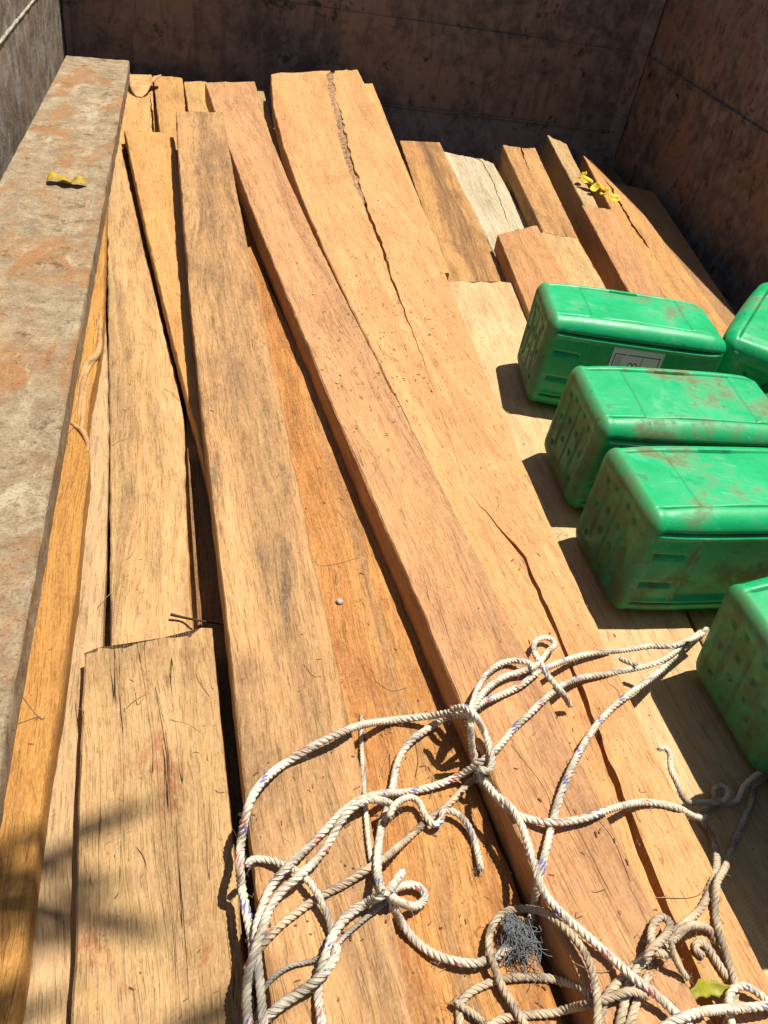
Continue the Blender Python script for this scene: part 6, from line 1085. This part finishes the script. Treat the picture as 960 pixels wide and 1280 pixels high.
# torn, curled flap of wood at the back
fl = leaf_mesh('bark_flap', lambda s: .058 * (1 - .85 * s ** 1.4) * (1 + .12 * math.sin(s * 9)),
               lambda s, w: (w * 1.15, .075 - s * .17, .022 - .012 * s + 5 * w * w * (1 - .5 * s) + .010 * math.sin(s * 4)), .003)
M['flap'] = simple('torn_wood_flap', (0.46, 0.25, 0.10), .8, .35, 40, .002)
o = link('wood_flap', fl, M['flap'])
o.location = SPOT['bark_flap']
tag(o, 'curled torn flap of pale wood on the torn plank end', 'wood scrap')

# cluster of small yellow flowers
M['petal'] = simple('yellow_petal', (0.55, 0.40, 0.02), .6, .25, 60)
fr = empty('yellow_flowers', SPOT['flowers'])
fr.scale = (1.35, 1.35, 1.35)
tag(fr, 'cluster of small yellow flowers between two short planks', 'flowers')
for k in range(7):
    a = rnd.uniform(0, 6.28)
    pm = leaf_mesh('blossom', lambda s: .012 * math.sin(math.pi * (.12 + .8 * s)) ** .6,
                   lambda s, w, a=a: ((s - .5) * .034, w, .004 + 34 * w * w + .030 * (s - .5) ** 2), .0006, 8, 4)
    b = link('blossom', pm, M['petal'], fr)
    b.location = (k * .006 - .02 + rnd.uniform(-.004, .004), .045 - k * .022, .012 + rnd.uniform(0, .006))
    b.rotation_euler = (rnd.uniform(-.6, .6), rnd.uniform(-.6, .6), a)

lm = leaf_mesh('lime_leaf', lambda s: .008 * math.sin(math.pi * min(1, s * .92 + .05)) ** .8 * (1 + .2 * math.sin(s * 21)),
               lambda s, w: ((s - .5) * .062, w + .005 * math.sin(s * 5), .012 + .004 * math.sin(s * 8) + .2 * abs(w)))
o = link('fallen_leaf', lm, M['lime_leaf'])
o.location = SPOT['lime']
o.rotation_euler = (.25, 0, .18)
tag(o, 'narrow lime-yellow leaf under the ropes at bottom right', 'leaf')

V, F = tube_arrays(catmull(SPOT['twig'], 5), np.linspace(.0022, .0010, 16), 6)
tag(link('twig', mesh_from('twig', V, F, 179), M['twig']), 'thin dark twig bridging the gap beside the blotched brown plank', 'twig')

# frayed grey tuft
tm = []
V, F = [], []
c0 = np.array(SPOT['tuft'])
c1 = np.array(SPOT['tuft_top'])
for k in range(130):
    a = c1 + np.array([rnd.gauss(0, .005), rnd.gauss(0, .004), rnd.uniform(0, .008)])
    b = c0 + np.array([rnd.gauss(0, .008), rnd.gauss(0, .006), rnd.uniform(-.006, .014)])
    e = b + np.array([rnd.gauss(.003, .009), rnd.gauss(-.007, .008), rnd.uniform(-.012, .008)])
    g2 = e + np.array([rnd.gauss(0, .007), rnd.gauss(0, .006), rnd.uniform(-.006, .010)])
    tube_arrays(catmull([a, (a + b) / 2 + np.array([rnd.gauss(0, .006), 0, .004]), b, e, g2], 4), .00035, 4, V, F)
tag(link('frayed_tuft', mesh_from('frayed_tuft', V, F, 179), M['grey_fibre']), 'frayed tuft of grey synthetic fibre by the dark gap', 'fibre tuft')

# dark wire behind the middle can
V, F = [], []
w0 = np.array((1.075, 1.275, .16))
for k in range(9):
    pts = [w0 + np.array([rnd.gauss(0, .018), rnd.gauss(0, .022), rnd.gauss(0, .020)]) for _ in range(5)]
    tube_arrays(catmull(pts, 6), .0013, 5, V, F)
tag(link('wire_tangle', mesh_from('wire_tangle', V, F, 179), M['wire']), 'small tangle of dark wire between the cans at right', 'wire')

bm = bmesh.new()
bmesh.ops.create_icosphere(bm, subdivisions=2, radius=.0048)
for v in bm.verts:
    v.co *= 1 + rnd.uniform(-.22, .22)
    v.co.z *= .7
me = bpy.data.meshes.new('pebble')
bm.to_mesh(me)
bm.free()
o = link('pebble', me, M['pebble'])
o.location = (SPOT['pebble'][0], SPOT['pebble'][1], SPOT['pebble'][2] + .003)
tag(o, 'tiny grey pebble on the orange plank', 'pebble')

# loose fibres and chips nobody could count
V, F = [], []
for P in FIBRES:
    tube_arrays(catmull(P, 5), .00042, 4, V, F, cap=False)
tag(link('loose_fibres', mesh_from('loose_fibres', V, F, 179), M['straw']), 'loose dry fibres and straws scattered over the planks', 'fibres', kind='stuff')
V, F = [], []
for (x, y, z) in CHIPS:
    l, w, a = rnd.uniform(.0008, .0042), rnd.uniform(.0004, .0011), rnd.uniform(0, 3.14)
    ca, sa = math.cos(a), math.sin(a)
    b = len(V)
    for dx, dy, dz in ((-l, -w, 0), (l, -w * .6, 0), (l * .8, w, 0), (-l * .9, w, 0), (-l * .2, 0, w * 1.3), (l * .3, 0, w)):
        V.append((x + dx * ca - dy * sa, y + dx * sa + dy * ca, z - .0014 + dz + .0008))
    for f in ((0, 1, 5, 4), (1, 2, 5), (2, 3, 4, 5), (3, 0, 4), (3, 2, 1, 0)):
        F.append(tuple(b + i for i in f))
tag(link('wood_chips', mesh_from('wood_chips', V, F), M['chip']), 'fine wood chips and sawdust crumbs on the planks', 'wood chips', kind='stuff')

# bark left inside the far split of the pale plank
BARK = SPOT['bark']
V, F = [], []
rb = np.random.default_rng(3)
for i, (x, y, z, w) in enumerate(BARK):
    for j in range(7):
        q = j / 6 - .5
        V.append((x + q * w, y + rb.normal(0, .004), z - .004 - .006 * abs(q) + rb.normal(0, .0018)))
for i in range(len(BARK) - 1):
    for j in range(6):
        F.append((i * 7 + j, (i + 1) * 7 + j, (i + 1) * 7 + j + 1, i * 7 + j + 1))
me = mesh_from('bark_strip', V, F, 30)
me.transform(Matrix.Translation(-split_plank.location))
M['inner_bark'] = simple('inner_bark', (0.27, 0.155, 0.075), .9, .5, 60, .002)
link('bark_strip', me, M['inner_bark'], split_plank)

# torn knot on the edge of the deep yellow plank
M['knot_wood'] = simple('torn_knot_wood', (0.42, 0.235, 0.095), .75, .3, 45, .002)
V, F = [], []
for P, r0, r1 in SPOT['knot']:
    C = catmull(P, 6)
    rr = np.interp(np.linspace(0, 1, len(C)), [0, .5, 1], [r1, r0, r1])
    tube_arrays(C, rr, 8, V, F)
me = mesh_from('torn_knot', V, F, 179)
me.transform(Matrix.Translation(-yellow_plank.location))
link('torn_knot', me, M['knot_wood'], yellow_plank)

# a tree beside the truck: the tip of one branch hangs over the near left corner and throws soft shade there
tree = empty('tree', (-1.9, 0.2, -1.15))
tag(tree, 'tree beside the truck whose branch throws soft shade on the near left planks', 'tree')
def tree_part(name, V, F, mat):
    me = mesh_from(name, V, F, 179)
    me.transform(Matrix.Translation(-tree.location))
    return link(name, me, mat, tree)
V, F = tube_arrays(catmull([(-1.9, .2, -1.15), (-1.86, .22, 0), (-1.95, .2, 1.2), (-1.85, .3, 2.6), (-1.8, .35, 3.6)], 6), np.linspace(.11, .05, 25), 10)
tree_part('trunk', V, F, M['bark'])
V, F = [], []
LIMB = catmull([(-1.85, .3, 2.4), (-1.4, .4, 3.0), (-.8, .55, 3.4), (-.2, .62, 3.55), (.3, .62, 3.6), (.60, .62, 3.5)], 8)
tube_arrays(LIMB, np.linspace(.030, .003, len(LIMB)), 8, V, F)
for k in range(6):
    a = rnd.uniform(0, 6.28)
    p = np.array((-1.85, .3, 2.4 + k * .2))
    q = p + np.array([math.cos(a) * .7, math.sin(a) * .7, .5])
    tube_arrays(catmull([p, (p + q) / 2 + np.array([0, 0, .08]), q], 5), np.linspace(.025, .006, 11), 6, V, F)
tree_part('branch', V, F, M['bark'])
V, F = [], []
def add_leaf(p, d, l, w):
    d = d / np.linalg.norm(d)
    sdir = np.cross(d, [rnd.uniform(-.4, .4), rnd.uniform(-.4, .4), 1.0])
    sdir /= np.linalg.norm(sdir)
    up = np.cross(sdir, d)
    b = len(V)
    for s_, h in ((0, 0), (.25, .8), (.55, 1), (.8, .6), (1, 0)):
        c = p + d * l * s_ - np.array([0, 0, 1]) * l * .25 * s_ * s_
        V.append(c - sdir * w * h * .5 + up * w * h * .12)
        V.append(c)
        V.append(c + sdir * w * h * .5 + up * w * h * .12)
    for i in range(4):
        for j in range(2):
            F.append((b + i * 3 + j, b + i * 3 + j + 1, b + (i + 1) * 3 + j + 1, b + (i + 1) * 3 + j))
for k in range(9):                                     # drooping leaf sprays near the tip
    c = np.array((rnd.uniform(.50, .78), rnd.uniform(.48, .80), rnd.uniform(3.25, 3.7)))
    for q in range(4):
        add_leaf(c + np.array([rnd.gauss(0, .05), rnd.gauss(0, .03), rnd.gauss(0, .06)]), np.array([rnd.choice((-1, 1)) * rnd.uniform(.7, 1), rnd.gauss(.05, .22), rnd.gauss(-.1, .2)]), rnd.uniform(.10, .20), rnd.uniform(.016, .028))
for k in range(60):
    s_ = rnd.uniform(.2, .85)
    p = LIMB[int(s_ * (len(LIMB) - 1))] + np.array([rnd.gauss(0, .05), rnd.gauss(0, .08), rnd.gauss(0, .08)])
    add_leaf(p, np.array([rnd.gauss(0, 1), rnd.gauss(0, .6), rnd.gauss(-.1, .3)]), rnd.uniform(.10, .18), rnd.uniform(.022, .04))
for k in range(900):
    p = np.array((-1.85, .3, 3.3)) + np.array([rnd.gauss(0, .45), rnd.gauss(0, .5), rnd.gauss(0, .5)])
    add_leaf(p, np.array([rnd.gauss(0, 1), rnd.gauss(0, 1), rnd.gauss(-.2, .4)]), rnd.uniform(.09, .16), rnd.uniform(.03, .05))
tree_part('crown', V, F, M['green_leaf'])
